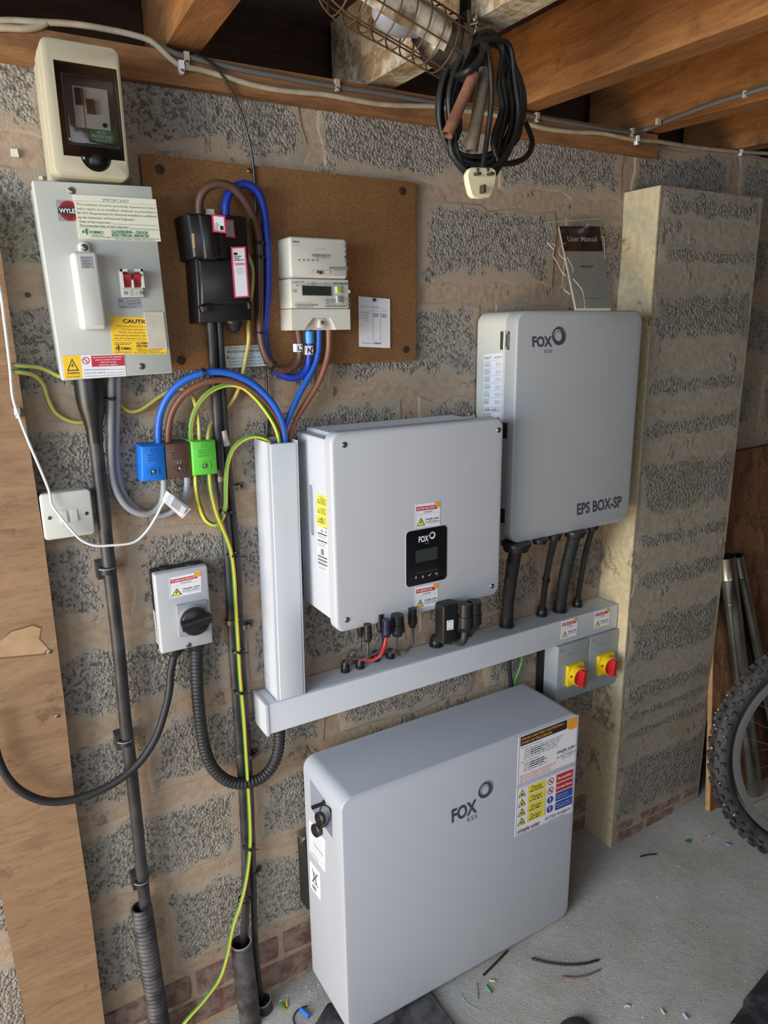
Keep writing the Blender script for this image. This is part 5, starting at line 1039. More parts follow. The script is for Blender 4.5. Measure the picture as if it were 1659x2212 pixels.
t = ge('main_earth', pts(-.05, (451, 1020, -.032), (454, 1055, -.036), (460, 1085, -.042), (470, 1118, -.046), (487, 1158, -.047), (499, 1195, -.046), (505, 1240, -.044), (509, 1310, -.044), (514, 1390, -.044), (518, 1460, -.044), (525, 1540, -.044), (530, 1610, -.044), (535, 1690, -.044), (539, 1760, -.044), (540, 1828, -.044), (532, 1900, -.046), (520, 1952, -.052), (504, 2000, -.058), (489, 2072, -.066), (474, 2115, -.074), (440, 2162, -.084), (402, 2205, -.092), (370, 2250, -.095)), .0043, 'long yellow and green earth wire hanging from the green block to the floor', M_GREEN, M_YELL, (1, 4))
for (u, v) in ((487, 1105), (503, 1198), (514, 1405), (518, 1492), (537, 1828), (528, 1942)):
    p = P(u, v, -.038); tie(p, Vector((.08, 0, 1)).normalized(), .0125 if v < 1900 else .014, t)

# ================================================================== CENTRE PIPES
def pipe_clip(p, r, parent):
    mb = MB(); mb.lathe(p - Vector((0, 0, .005)), (0, 0, 1), [(0, r), (0, r + .0016), (.010, r + .0016), (.010, r)], M_DULLST, 16, False); mb.box(p.x + r - .001, p.x + r + .013, p.y + .004, p.y + .010, p.z - .007, p.z + .007, M_DULLST); mb.sphere((p.x + r + .008, p.y + .002, p.z), .0042, M_DULLST, n=6); build('pipe_saddle', mb, parent)
pp = pts(-.024, (455, 690, -.05), (458, 740, -.044), (462, 800, -.036), (468, 880, -.027), (472, 960, -.024), (478, 1050), (486, 1130), (493, 1210), (498, 1300), (503, 1400), (510, 1500), (516, 1590), (521, 1660), (527, 1760), (530, 1850), (531, 1950, -.03), (527, 2030, -.036), (525, 2070, -.036))
t = cable('service_pipe', pp, .0098, M_CONDUIT, 'dusty black pipe, left of the two from the cut-out down to the duct', 'pipe', 'pipes from the cut-out', n=14, step=.01)
pipe_clip(P(499, 1342, -.024), .0105, t); pipe_clip(P(519, 1628, -.024), .0105, t); pipe_clip(P(478, 1033, -.024), .0105, t)
pp = pts(-.018, (473, 690, -.05), (476, 740, -.042), (480, 830, -.03), (486, 930, -.018), (493, 1010), (500, 1080), (508, 1160), (514, 1240), (518, 1330), (523, 1420), (528, 1500), (534, 1600), (540, 1700), (544, 1800), (547, 1900), (550, 2010), (556, 2100), (566, 2165), (570, 2190))
t = cable('service_pipe', pp, .0078, M_CONDUIT, 'thinner black pipe, right of the two from the cut-out to the low duct', 'pipe', 'pipes from the cut-out', n=12, step=.01)
for u, v in ((509, 1052), (530, 1352), (541, 1632), (549, 1886)): p = P(u, v, -.018); pipe_clip(p, .0084, t)
mb = MB(); p = P(486, 948, -.026); mb.tube(pts(-.027, (482, 930, -.0275), (486, 948, -.027), (490, 962, -.0265)), .0072, M_GRUB, 8); o = build('paint_splash', mb, t); o['label'] = 'splash of white paint'
def duct(name, tu, tv, bu, bv, R, label, ty, by):
    a = P(tu, tv, ty); b = PF(bu, bv) if by is None else P(bu, bv, by); mb = MB(); d = b - a; L = d.length; t = thing(name, label, 'duct', b)
    mb.lathe(a, d, [(0, R * .90), (0, R), (L, R), (L, R * .9), (0, R * .9)], M_DUCT, 28, False); build('pipe', mb, t)
    mb = MB(); mb.lathe(a - d.normalized() * .0006, d, [(0, R * .88), (0, R * 1.005), (.0025, R * 1.005), (.0025, R * .88), (0, R * .88)], mat('chipped_grey_edge', (132, 128, 124), .7), 28, False); build('cut_rim', mb, t); return t
duct('floor_duct', 520, 2034, 545, 2240, .0255, 'upright black duct stub rising from the floor, taller of the two', -.048, -.05)
duct('floor_duct', 567, 2160, 574, 2192, .0215, 'short black duct stub at floor level right of the tall one', -.034, -.034)

# ================================================================== SWITCH AND WHITE SENSOR CABLE
t = thing('light_switch', 'white square double light switch on the wall beside the plywood', 'switch', (.154, 0, 1.24))
wx0, wx1, wz0, wz1, wy = .1107, .1971, 1.2406, 1.3264, -.0457
mb = MB(); mb.rp(wx0 + .002, wx1 - .002, wz0 + .002, wz1 - .002, -.004, -.036, M_CUPLAST, .006, .001); build('back_box', mb, t)
mb = MB(); mb.rp(wx0, wx1, wz0, wz1, -.0362, wy, M_CUPLAST, .007, .003); build('plate', mb, t)
for u, v in ((138, 1116), (160, 1112)):
    p = P(u, v, wy); mb = MB(); y0 = wy + .001
    mb.loft([[(p.x - .0055, y0, p.z - .0115), (p.x + .0055, y0, p.z - .0115), (p.x + .0055, y0, p.z + .0115), (p.x - .0055, y0, p.z + .0115)], [(p.x - .005, wy - .0045, p.z - .011), (p.x + .005, wy - .0045, p.z - .011), (p.x + .005, wy - .001, p.z + .011), (p.x - .005, wy - .001, p.z + .011)]], M_CUPLAST); build('rocker', mb, t)
for u, v in ((106.5, 1119), (186.5, 1109)):
    mb = MB(); screw(mb, P(u, v, wy), (0, -1, 0), .0034, M_DULLST); build('plate_screw', mb, t)
pp = pts(-.06, (-20, 560, -.055), (0, 628, -.055), (10, 700, -.055), (21, 790, -.055), (28, 860, -.055), (38, 892, -.055), (60, 950, -.055), (90, 1020, -.054), (107, 1064, -.054), (112, 1090, -.056), (130, 1115, -.060), (150, 1140, -.062), (175, 1166, -.062), (203, 1178, -.064), (240, 1178, -.066), (290, 1171, -.066), (313, 1152, -.064), (335, 1120, -.060), (352, 1088, -.056), (364, 1073, -.054), (370, 1072, -.052))
t = cable('thin_white_cable', pp, .0024, M_WHITEC, 'thin white cable draped from the plywood over the switch to the small sensor', n=7)
clip(37, 889, -.0475, .004, t)
t = thing('clip_on_sensor', 'small white plastic sensor hooked on the grey cable loop', 'sensor', P(385, 1100, -.045))
f4 = [P(u, v, -.060) for u, v in ((366, 1064.5), (413, 1100), (394, 1120), (356, 1086))]
mb = MB(); mb.hexa([p + Vector((0, .022, 0)) for p in f4] + f4, M_WHITEC); build('case', mb, t)
def s4(u0, v0, a, b):
    e = (f4[1] - f4[0]).normalized(); g_ = (f4[3] - f4[0]).normalized(); c = f4[0] + (f4[1] - f4[0]) * u0 + (f4[3] - f4[0]) * v0
    return [c - e * a - g_ * b, c + e * a - g_ * b, c + e * a + g_ * b, c - e * a + g_ * b]
q = s4(.42, .5, .011, .008); mb = MB(); mb.hexa([p + Vector((0, .002, 0)) for p in q] + [p + Vector((0, -.0025, 0)) for p in q], M_INKL); build('latch_plate', mb, t)
q = s4(.70, .55, .004, .007); mb = MB(); mb.hexa([p + Vector((0, .002, 0)) for p in q] + [p + Vector((0, -.006, 0)) for p in q], M_WHITEC); build('latch', mb, t)

# ================================================================== DC ISOLATOR WITH BLACK KNOB
t = thing('dc_isolator', 'grey isolator with a round black knob low on the left of the wall', 'isolator', (.345, 0, .975))
qx = [P(333, 1240, -.045), P(450, 1222, -.045), P(459, 1391, -.045), P(347, 1412, -.045)]
rx0, rx1, rz0, rz1 = (qx[0].x + qx[3].x) / 2, (qx[1].x + qx[2].x) / 2, (qx[2].z + qx[3].z) / 2, (qx[0].z + qx[1].z) / 2
mb = MB(); mb.rp(rx0 + .001, rx1 - .001, rz0 + .001, rz1 + .001, -.004, -.0275, M_BLACK, .003, .001); build('base', mb, t)
mb = MB(); mb.rp(rx0, rx1, rz0, rz1, -.028, -.046, mat('light_grey_plastic', (176, 178, 180), .42), .004, .004); dcv = build('cover', mb, t)
for x in (rx0 + .030, rx1 - .026):
    mb = MB(); mb.lathe((x, -.016, rz1 + .0008), (0, 0, 1), [(0, .0135), (.002, .0135), (.0025, .010), (.0025, .004)], M_BLACKM, 20); build('knockout', mb, t)
yv = -.046; p = P(1043 / 2.5136, 1160 + 437 / 2.5136, yv)
mb = MB(); mb.rp(p.x - .031, p.x + .031, p.z - .035, p.z + .034, yv + .001, yv - .007, M_GREYDISC, .003, .001); build('knob_plate', mb, t)
mb = MB(); mb.lathe((p.x, yv - .0065, p.z), (0, -1, 0), [(0, .0315), (.011, .031), (.012, .0275)], M_GREYDISC, 32); build('knob_collar', mb, t)
mb = MB(); mb.lathe((p.x, yv - .018, p.z), (0, -1, 0), [(0, .0295), (.010, .0290), (.012, .027)], M_BLACK, 32); kn = build('knob', mb, t)
mb = MB(); c0 = Vector((p.x, 0, p.z)); e = Vector((1, 0, .12)).normalized(); f = Vector((-e.z, 0, e.x))
def gp2(yy, w, hh): return [c0 + Vector((0, yy, 0)) + e * sx * hh + f * sz * w for sx, sz in ((-1, -1), (1, -1), (1, 1), (-1, 1))]
mb.loft([gp2(yv - .028, .0125, .029), gp2(yv - .036, .009, .031), gp2(yv - .038, .007, .030)], M_BLACK); build('grip', mb, kn)
danger(dcv, 'danger_label', P(365, 1247, yv), P(435.5, 1232.5, yv), P(366.5, 1294.5, yv), 'PV ARRAY DC ISOLATOR', .72)
mb = MB(); screw(mb, P(1023 / 2.5136, 1160 + 588 / 2.5136, yv), (0, -1, 0), .0058, M_STEEL); build('cover_screw', mb, dcv)
l = Lab(dcv, 'moulding', P(422, 1385, yv), P(452, 1379, yv), P(422, 1394, yv)); l.text('IMO', .05, .1, .8, M_INKL, w=.9); l.done('moulded_letters')
l = Lab(t, 'side_label', PX(330.5, 1316, rx0 + .001), PX(334.5, 1322, rx0 + .001), PX(338, 1386, rx0 + .001), M_PAPER, .0004); l.lines(.1, .9, [.1 + .07 * k for k in range(12)], .02, M_INKG, 3); l.done()
g1 = Vector((P(378, 1412, -.028).x, -.026, rz0)); g2 = Vector((P(425, 1404, -.028).x, -.026, rz0))
mb = MB(); mb.lathe(g1 + Vector((0, 0, .002)), (0, 0, -1), [(0, .019), (.010, .019), (.011, .016), (.016, .014)], M_BLACK, 12); build('cable_gland', mb, t)
mb = MB(); mb.lathe(g2 + Vector((0, 0, .002)), (0, 0, -1), [(0, .0165), (.014, .0165), (.015, .0155)], M_BLACK, 16); build('conduit_fitting', mb, t)
cable('isolator_cable', [g1 + Vector((0, 0, -.012))] + pts(-.04, (369, 1450, -.028), (366, 1490, -.034), (355, 1540, -.046), (335, 1596, -.058), (300, 1648, -.064), (255, 1686, -.066), (210, 1710, -.066), (155, 1728, -.066), (100, 1731, -.066), (50, 1712, -.066), (20, 1685, -.066), (0, 1650, -.066), (-15, 1600, -.066), (-30, 1540, -.066)), .0078, M_BLACKM, 'black cable sweeping from the black-knob isolator across the plywood to the left', step=.008)
gt = Vector((P(603, 1585, -.04).x, -.045, HZ0))
cable('corrugated_conduit', [g2 + Vector((0, 0, -.010))] + pts(-.03, (425, 1450, -.026), (427, 1500, -.026), (434, 1570, -.027), (443, 1620, -.028), (462, 1662, -.030), (495, 1688, -.034), (530, 1692, -.040), (565, 1680, -.044), (590, 1652, -.046), (602, 1615, -.046)) + [gt + Vector((0, 0, -.006))], .0135, M_BLACKM, 'black corrugated conduit drooping from the black-knob isolator to the trunking end', 'conduit', rib=(1, .87), step=.0021, n=14)
mb = MB(); mb.lathe(gt, (0, 0, -1), [(-.001, .017), (.014, .017), (.015, .0155)], M_BLACK, 16); tr = bpy.data.objects['horizontal_trunking']; build('conduit_fitting', mb, tr)
# two cables leaving the trunking behind the battery
pa, pb = P(1100, 1432, -.03), P(1126, 1424, -.03)
for q, (m, m2, nm, lab, tail) in ((pa, (M_BLACKM, None, 'battery_cable', 'black sleeved cable dropping from the trunking behind the battery', ((1100, 1440), (1103, 1470), (1104, 1500)))), (pb, (M_GREEN, M_BLACKM, 'battery_earth', 'green and black cable dropping from the trunking behind the battery', ((1127, 1428), (1122, 1446), (1112, 1470), (1106, 1500))))):
    pp = [Vector((q.x, -.03, HZ0 + .001))] + pts(-.03, *tail)
    cable(nm, pp + [pp[-1] + Vector((.0, 0, -.10))], .0062 if m2 is None else .0045, m, lab, m2=m2, sectors=(3, 8))
    mb = MB(); mb.lathe((q.x, -.03, HZ0), (0, 0, -1), [(-.001, .012), (.008, .012), (.009, .009)], M_BLACK, 10); build('cable_gland', mb, tr)

# ================================================================== MANUAL IN ITS BAG
t = thing('user_manual', 'user manual in a clear plastic bag leaning on top of the grey backup box', 'booklet', P(1283, 662, -.06))
zt = ez1 + .001
bl_, br_ = PZ(1244.6, 667.5, zt), PZ(1321, 664.5, zt)
yb_ = min(-.05, (bl_.y + br_.y) / 2); bl_ = P(1244.6, 667.5, yb_); br_ = P(1320.6, 661, yb_ ); bl_.z = br_.z = zt
tl_ = P(1207.8, 488.6, -.018)
n0 = (br_ - bl_).cross(tl_ - bl_); dr_ = ray(1294.8, 489.4); trr = CAM + dr_ * (n0.dot(bl_ - CAM) / n0.dot(dr_))
nrm = (br_ - bl_).cross(tl_ - bl_).normalized(); nrm = -nrm if nrm.y > 0 else nrm
mb = MB(); f4_ = [bl_, br_, trr, tl_]; mb.hexa([p - nrm * .006 for p in f4_] + f4_, M_PAGES); bk = build('booklet', mb, t)
l = Lab(bk, 'cover', tl_, trr, bl_); l.V = tl_ - bl_; l.U = br_ - bl_
def bw(x, y): l.k += 0; return bl_.lerp(br_, x).lerp(tl_.lerp(trr, x), y) + nrm * (.0003 + .0001 * l.k)
l.w = bw
l.rect(0, .66, 1, 1, M_ANTH); l.text('User Manual', .14, .79, .070, M_INKW, w=.74, bold=.01); l.text('EPS BOX-SP', .34, .455, .026, M_INKD, w=.33, bold=.02); l.rect(.22, .10, .82, .104, M_INKG)
l.annulus(.5, .93, .075, .055, M_INKG); l.done('cover_print')
rb = random.Random(11); out = [(1176, 470), (1240, 464), (1302, 461), (1308, 520), (1314, 580), (1322, 640), (1334, 664)]
mb = MB(); rows = 12; cols = 7; vs = []; fs = []
for j in range(rows + 1):
    f_ = j / rows; lu = 1176 + (1222 - 1176) * f_ + (8 * math.sin(f_ * 9)); ru = 1302 + (1332 - 1302) * f_; v_ = 464 + 202 * f_
    for i in range(cols + 1):
        g_ = i / cols; y = -.024 + (yb_ + .018) * f_ - .004 - .004 * noise.noise(Vector((i * .9, j * .8, 3)))
        vs.append(P(lu + (ru - lu) * g_ + rb.uniform(-2, 2), v_ + (4 if j == 0 else 0) * (1 - g_), y - .004))
for v_ in vs: v_.z = max(v_.z, ez1 + .0015)
for j in range(rows):
    for i in range(cols): a = j * (cols + 1) + i; fs.append((a, a + 1, a + cols + 2, a + cols + 1))
mb.add(vs, fs, M_FILM); bg = build('plastic_bag', mb, t); bg['label'] = 'clear crinkled plastic bag'
mb = MB(); gm = mat('bag_crease', (214, 214, 204), .25)  # pale tubes stand in for highlights along the film's creases
for tr_ in (((1181, 524), (1196, 540), (1194, 552), (1203, 566), (1214, 588), (1222, 596)), ((1186, 526), (1198, 528), (1194, 548)), ((1223, 524), (1209, 534), (1210, 552), (1222, 562)), ((1225, 556), (1236, 576), (1238, 588)), ((1238, 602), (1257, 626), (1262, 650), (1263, 665)), ((1222, 612), (1219, 626), (1232, 636)), ((1177, 481), (1240, 476), (1299, 472)), ((1298, 511), (1302, 512), (1307, 560))):
    mb.tube(pts(-.032, *[(u, v, -.034 + (yb_ + .012) * (v - 464) / 200 - .002) for u, v in tr_]), .0007, gm, 5)
o = build('crease_highlights', mb, t); o['kind'] = 'stuff'
# ================================================================== INSPECTION LAMP WITH COILED FLEX
YL = -.40
A0 = P(983, 111, YL); B0 = P(763, -23, YL); ax = (B0 - A0).normalized(); fo = Vector((0, -1, 0)); up = ax.cross(fo).normalized()
if up.z < 0: up = -up
t = thing('inspection_lamp', 'old wire-caged inspection lamp hanging from the joists with its black flex coiled up', 'lamp', A0)
mb = MB(); mb.lathe(A0 - ax * .002, ax, [(0, .036), (0, .041), (.016, .0405), (.016, .036), (.045, .0345), (.047, .030), (.060, .024), (.072, .020)], M_DULLST, 24); build('collar', mb, t)
mb = MB(); mb.lathe(A0, -ax, [(0, .034), (.010, .032), (.020, .022), (.05, .016)], M_DARKRUB, 18); build('handle', mb, t)
CR = .0425; CL = .205
def cyl_pt(s, th, r): return A0 + ax * s + (fo * math.cos(th) + up * math.sin(th)) * r
for k in range(8):
    th = 2 * math.pi * k / 8 + .35; mb = MB(); mb.tube([cyl_pt(.004, th, CR), cyl_pt(CL * .5, th, CR), cyl_pt(CL, th, CR), cyl_pt(CL + .025, th, CR * .72), cyl_pt(CL + .036, th, CR * .25)], .0015, M_WIRE, 6); build('cage_bar', mb, t)
for k in range(8):
    mb = MB(); mb.ring(A0 + ax * (.026 + .0255 * k), ax, CR, .0013, M_WIRE, 28, 6); build('cage_ring', mb, t)
mb = MB(); e0 = A0 + ax * (CL + .036); mb.tube([e0, e0 + ax * .012 + up * .012, e0 + ax * .034 + up * .016, e0 + ax * .048, e0 + ax * .040 - up * .016, e0 + ax * .024 - up * .018], .0016, M_WIRE, 6); build('cage_hook', mb, t)
mb = MB(); rings = []
for j in range(11):
    s_ = .036 + .15 * j / 10; r_ = .0375 if j < 9 else .0375 - .004 * (j - 8)
    rings.append([cyl_pt(s_, math.radians(-42 + 180 * i / 16), r_) for i in range(17)] + [cyl_pt(s_, math.radians(138 - 180 * i / 16), r_ - .0012) for i in range(17)])
mb.loft(rings, M_REFL); build('reflector', mb, t)
mb = MB(); mb.lathe(A0 + ax * .05, ax, [(0, .012), (.02, .0125), (.030, .016), (.048, .0245), (.066, .0275), (.084, .025), (.096, .016), (.101, .004)], M_BULB, 22); bu = build('bulb', mb, t)
jx = jr[1] - .062 - .08 * .40
q = PX(1005, 20, jx - .003); mb = MB(); s0 = PX(1008, 58, jx - .004); mb.box(jx - .006, jx - .0015, q.y - .011, q.y + .011, s0.z, 2.23, M_BLACK); build('strap', mb, t)
mb = MB(); w0 = P(1016, 52, YL - .015); mb.cyl(w0 + Vector((-.012, .004, -.004)), w0 + Vector((.010, -.004, .002)), .004, M_STEEL, 10); mb.sphere(w0 + Vector((.006, -.004, .008)), .006, M_STEEL, (.8, .4, 1.2), 6); mb.sphere(w0 + Vector((.006, -.006, -.008)), .006, M_STEEL, (.8, .4, 1.2), 6); mb.box(w0.x - .014, w0.x - .008, w0.y - .01, w0.y + .012, w0.z - .016, w0.z + .014, M_DULLST); build('wing_nut', mb, t)
rc = random.Random(5); loop = []
loop += pts(YL, (990, 120, YL - .03), (1015, 100, YL - .035))
NL = 17
for k in range(NL):
    f = k / (NL - 1); yy = YL - .030 + .045 * f; j = lambda s: rc.uniform(-s, s)
    L = 945 + 45 * rc.random() ** 1.3; Rr = 1075 + 60 * rc.random(); bt = 338 + 46 * rc.random()
    loop += pts(yy, (1052 + j(10), 80 + j(14), yy - .006), (1092 + j(10), 108 + j(10), yy), (Rr - 8, 175 + j(10), yy), (Rr, 235 + j(12), yy + .004), (Rr - 16 + j(8), 300 + j(10), yy), (1070 + j(10), bt - 10, yy - .004), (1020 + j(10), bt, yy - .004), (980 + j(8), 330 + j(8), yy), (L + 4, 270 + j(10), yy + .003), (L, 215 + j(10), yy), (L + 16, 150 + j(10), yy), (1008 + j(8), 100 + j(10), yy - .004))
loop += pts(YL - .03, (1048, 100, YL - .048), (1062, 200, YL - .052), (1052, 300, YL - .05), (1045, 345, YL - .056), (1042, 368, YL - .058))
mb = MB(); mb.tube(loop, .0042, M_DARKRUB, 8, step=.010); build('coiled_flex', mb, t)
mb = MB(); mb.tube(pts(YL, (1135, 265, YL + .02), (1144, 285, YL + .012), (1150, 312, YL + .004), (1138, 338, YL), (1110, 352, YL - .004), (1075, 352, YL - .012), (1048, 340, YL - .02)), .0048, M_DARKRUB, 8, step=.010); build('stray_loop', mb, t)
mb = MB(); n_ = 18
for k in range(3):
    p = P(1008 + 14 * k, 150 - 12 * k, YL - .045); mb.tube(pts(YL, (985 + 6 * k, 165 + 4 * k, YL - .03), (1012 + 6 * k, 152 - 3 * k, YL - .062), (1040 + 3 * k, 118 - 4 * k, YL - .05), (1046 + 3 * k, 88, YL - .03)), .0048, M_DARKRUB, 8)
o = build('flex_binding', mb, t); o['kind'] = 'stuff'
def half_tube(u0, v0, u1, v1, R, y, m, name, lab):
    a, b = P(u0, v0, y), P(u1, v1, y); d = b - a; mb = MB(); mb.lathe(a, d, [(0, R * .84), (0, R), (d.length, R), (d.length, R * .84), (0, R * .84)], m, 18, False); o = build(name, mb, t); o['label'] = lab
half_tube(1024, 160, 966, 292, .0088, YL - .052, M_RUST, 'guard_tube', 'rust-coloured tube')
half_tube(1048, 150, 1018, 328, .0100, YL - .043, M_DUSTTUBE, 'guard_tube', 'dusty brown tube')
yp = YL - .075; o_ = [(1014, 364), (1022, 360.5), (1064, 361), (1072, 366), (1074, 378), (1071, 395), (1063, 422), (1057, 429), (1024, 428.5), (1018, 421), (1010.5, 392), (1008.5, 376)]
f4_ = [P(u, v, yp) for u, v in o_]; cxp = sum(p.x for p in f4_) / len(f4_); czp = sum(p.z for p in f4_) / len(f4_)
mb = MB(); mb.loft([[(p.x + (cxp - p.x) * .30, yp + .020, p.z + (czp - p.z) * .22) for p in f4_], [(p.x + (cxp - p.x) * .06, yp + .011, p.z + (czp - p.z) * .05) for p in f4_], [(p.x, yp + .003, p.z) for p in f4_], [(p.x + (cxp - p.x) * .08, yp, p.z + (czp - p.z) * .08) for p in f4_]], M_PLUG); pg = build('plug', mb, t)
for u, v, w_, h_ in ((1026.6, 377, .0032, .0020), (1055, 377, .0032, .0020), (1038, 410, .0021, .0058)):
    p = P(u, v, yp); mb = MB(); mb.box(p.x - w_, p.x + w_, yp - .011, yp + .001, p.z - h_, p.z + h_, mat('tarnished_brass', (84, 74, 60), .45, .6)); build('pin', mb, pg)
for u, v in ((1031, 366.5), (1053, 366.5)):
    mb = MB(); screw(mb, P(u, v, yp), (0, -1, 0), .0026, M_DULLST); build('cord_screw', mb, pg)

# ================================================================== RIGHT-HAND RECESS
t = thing('strand_board', 'reddish strand board sheet leaning on the wall right of the pier', 'board', (2.4, -.1, floor_z(2.4)))
z0 = floor_z(2.0) + .002; y0, y1, zt_ = -.183, -.030, 1.200; th = .018
mb = MB(); q = [(2.0, y0 + th, z0), (2.95, y0 + th, floor_z(2.95) + .002), (2.98, y1 + th, zt_ + .02), (2.07, y1 + th, zt_)]
mb.hexa(q + [(x, y - th, z) for x, y, z in q], M_OSB); build('sheet', mb, t)
mb = MB(); mb.hexa([(2.0005 - .0015, y0 + .001, z0), (2.0, y0 + th - .001, z0), (2.07, y1 + th - .001, zt_), (2.0685, y1 + .001, zt_)] + [(1.9985, y0 + .001, z0), (1.9975, y0 + th - .001, z0), (2.0675, y1 + th - .001, zt_), (2.0665, y1 + .001, zt_)], wood('split_edge', (196, 156, 110), (170, 128, 84), (120, 86, 56), (40, 40, 3))); build('edge', mb, t)
for (tu, tv, ty), (bu, bv), R, lab in (((1566, 1197, -.105), (1628, 1716), .030, 'shiny galvanised tube leaning behind the tyre, nearer the pier'), ((1590, 1196, -.100), (1690, 1690), .021, 'scuffed galvanised tube leaning behind the tyre, further from the pier')):
    a = P(tu, tv, ty); b = PF(bu, bv, .0); d = a - b; t = thing('metal_tube', lab, 'tube', b, 'leaning metal tubes')
    mb = MB(); mb.lathe(b + d * .012, d, [(0, R * .92), (0, R), (d.length * .80, R), (d.length * .80, R * 1.04), (d.length * .805, R * 1.04), (d.length * .805, R), (d.length * .90, R), (d.length * .90, R * 1.03), (d.length * .903, R), (d.length * .98, R), (d.length * .98, R * .92), (0, R * .92)], M_ZINC, 28, False); build('tube', mb, t)
# wheel
wc = (2.0772, -.4922); phi, lean, RW, RR, TW = -.5297, .1194, .3657, .2932, .0288
e1 = Vector((math.cos(phi), math.sin(phi), 0)); nn = Vector((math.sin(phi) * math.cos(lean), -math.cos(phi) * math.cos(lean), math.sin(lean))); e2 = e1.cross(nn); e2 = -e2 if e2.z < 0 else e2
wc = Vector((wc[0], wc[1], floor_z(wc[0]) + (RW) * e2.z + .004))
t = thing('bicycle_wheel', 'knobbly mountain bike wheel at the right edge, standing in front of the pier', 'wheel', wc - e2 * RW)
def wp(a, r, s=0): return wc + (e1 * math.cos(a) + e2 * math.sin(a)) * r + nn * s
mb = MB(); n1, n2 = 96, 14; vs = []; fs = []
for i in range(n1):
    a = 2 * math.pi * i / n1
    for j in range(n2):
        b = 2 * math.pi * j / n2; vs.append(wp(a, RW - .006 - TW + (TW - .002) * math.cos(b), (TW - .002) * math.sin(b)))
for i in range(n1):
    for j in range(n2): fs.append((i * n2 + j, i * n2 + (j + 1) % n2, ((i + 1) % n1) * n2 + (j + 1) % n2, ((i + 1) % n1) * n2 + j))
mb.add(vs, fs, M_TYRE); ty = build('tyre', mb, t)
kb = None; nk = 0
def knob(a, b, wa, wb, hh):
    mb = MB(); q = []
    for dr in (-.003, hh):
        for sa, sb in ((-1, -1), (1, -1), (1, 1), (-1, 1)):
            k_ = 1.0 if dr < 0 else .82; bb_ = b + sb * wb * k_ / TW; q.append(wp(a + sa * wa * k_ / RW, RW - .006 - TW + (TW + dr) * math.cos(bb_), (TW + dr) * math.sin(bb_)))
    mb.hexa(q, M_TYRE); return mb
kr = random.Random(4)
for i in range(54):
    a = 2 * math.pi * i / 54
    for b, off, w_ in ((-.28, 0, .0055), (.28, .5, .0055), (-.80, .5, .0045), (.80, 0, .0045), (1.28, .5, .0042)):
        if nk < 300:
            aa = a + off * 2 * math.pi / 54; deg = math.degrees(aa) % 360
            if 80 < deg < 285 or b in (-.28, .28): build('tread_block', knob(aa, b, .0085, w_, .0075 + kr.uniform(-.001, .001)), ty); nk += 1
mb = MB(); prof = [(RR - .016, -.010), (RR - .002, -.012), (RR + .006, -.011), (RR + .006, .011), (RR - .002, .012), (RR - .016, .010)]
mb.loft([[wp(2 * math.pi * i / n1, r, s) for r, s in prof] for i in range(n1)] + [[wp(0, r, s) for r, s in prof]], M_RIM, False, False); build('rim', mb, t)
mb = MB(); mb.lathe(wc - nn * .035, nn, [(0, .008), (.002, .028), (.006, .028), (.008, .014), (.062, .014), (.064, .028), (.068, .028), (.070, .008)], M_DULLST, 20); mb.cyl(wc - nn * .055, wc + nn * .055, .006, M_STEEL, 10); build('hub', mb, t)
for i in range(32):
    a = 2 * math.pi * i / 32; s_ = 1 if i % 2 else -1; b = a + (.9 if (i // 2) % 2 else -.9); mb = MB(); mb.cyl(wp(b, .026, s_ * .029), wp(a, RR - .015, s_ * .003), .0011, M_STEEL, 5); build('spoke', mb, t)
for k in range(16):
    a = math.radians(kr.uniform(150, 260)); b = kr.uniform(-.6, 1.4); p = wp(a, RW - TW - .006 + (TW + .008) * math.cos(b), (TW + .008) * math.sin(b)); mb = MB(); mb.sphere(p, kr.uniform(.0025, .005), M_GRUB, (1, .6, .7), 4); build('mud_fleck', mb, ty)

# ================================================================== ON THE FLOOR
def fp(*uv, h=0.0): return [PF(u, v, h) for u, v in uv]
def scrap(name, uvs, r, m, label, cat='cable offcut', m2=None, group='wiring offcuts on the floor'):
    mb = MB(); mb.tube([p + Vector((0, 0, r + .0006)) for p in fp(*uvs)], r, m, 8, m2, (0, 4)); return solo(name, mb, label, cat, group)
scrap('cable_offcut', ((1148, 2073), (1180, 2081), (1220, 2086), (1262, 2084), (1293, 2076)), .0030, M_BLACKM, 'long curved black cable offcut, rightmost on the open floor before the battery')
scrap('cable_offcut', ((1213, 2112), (1242, 2114), (1270, 2108), (1296, 2097)), .0024, mat('mauve_brown_sheath', (108, 84, 80), .5), 'curved brown cable offcut lying below the long black one')
scrap('cable_offcut', ((1044, 2109), (1070, 2083), (1096, 2056)), .0028, M_BLACKM, 'straight black offcut poking out from under the battery')
scrap('cable_offcut', ((1383, 1852), (1402, 1848), (1418, 1847)), .0022, M_BLACKM, 'short black offcut on the floor in front of the pier')
scrap('sheath_scrap', ((1057, 2120), (1069, 2121)), .0024, M_CREAMW, 'tiny cream sheath scrap beside the green one', 'scrap')
scrap('sheath_scrap', ((1049, 2131), (1061, 2147)), .0030, M_GREEN, 'short green sheath scrap on the open floor', 'scrap', M_DULLG)
scrap('sheath_scrap', ((605, 2171), (617, 2184)), .0036, M_DULLY, 'yellow and green sheath scrap near the short duct stub', 'scrap', M_GREEN)
scrap('sheath_scrap', ((619.5, 2162), (620, 2176)), .0028, M_YELL, 'small yellow sheath scrap near the short duct stub', 'scrap')
scrap('crimp_sleeve', ((650, 2184), (668, 2200)), .0056, mat('blue_crimp', (44, 108, 202), .4), 'bright blue insulated sleeve on the floor left of the battery', 'scrap')
scrap('wire_offcut', ((640, 2222), (634, 2205), (637, 2191), (650, 2179), (664, 2175)), .0018, M_BLACKM, 'thin curled black wire beside the blue sleeve')
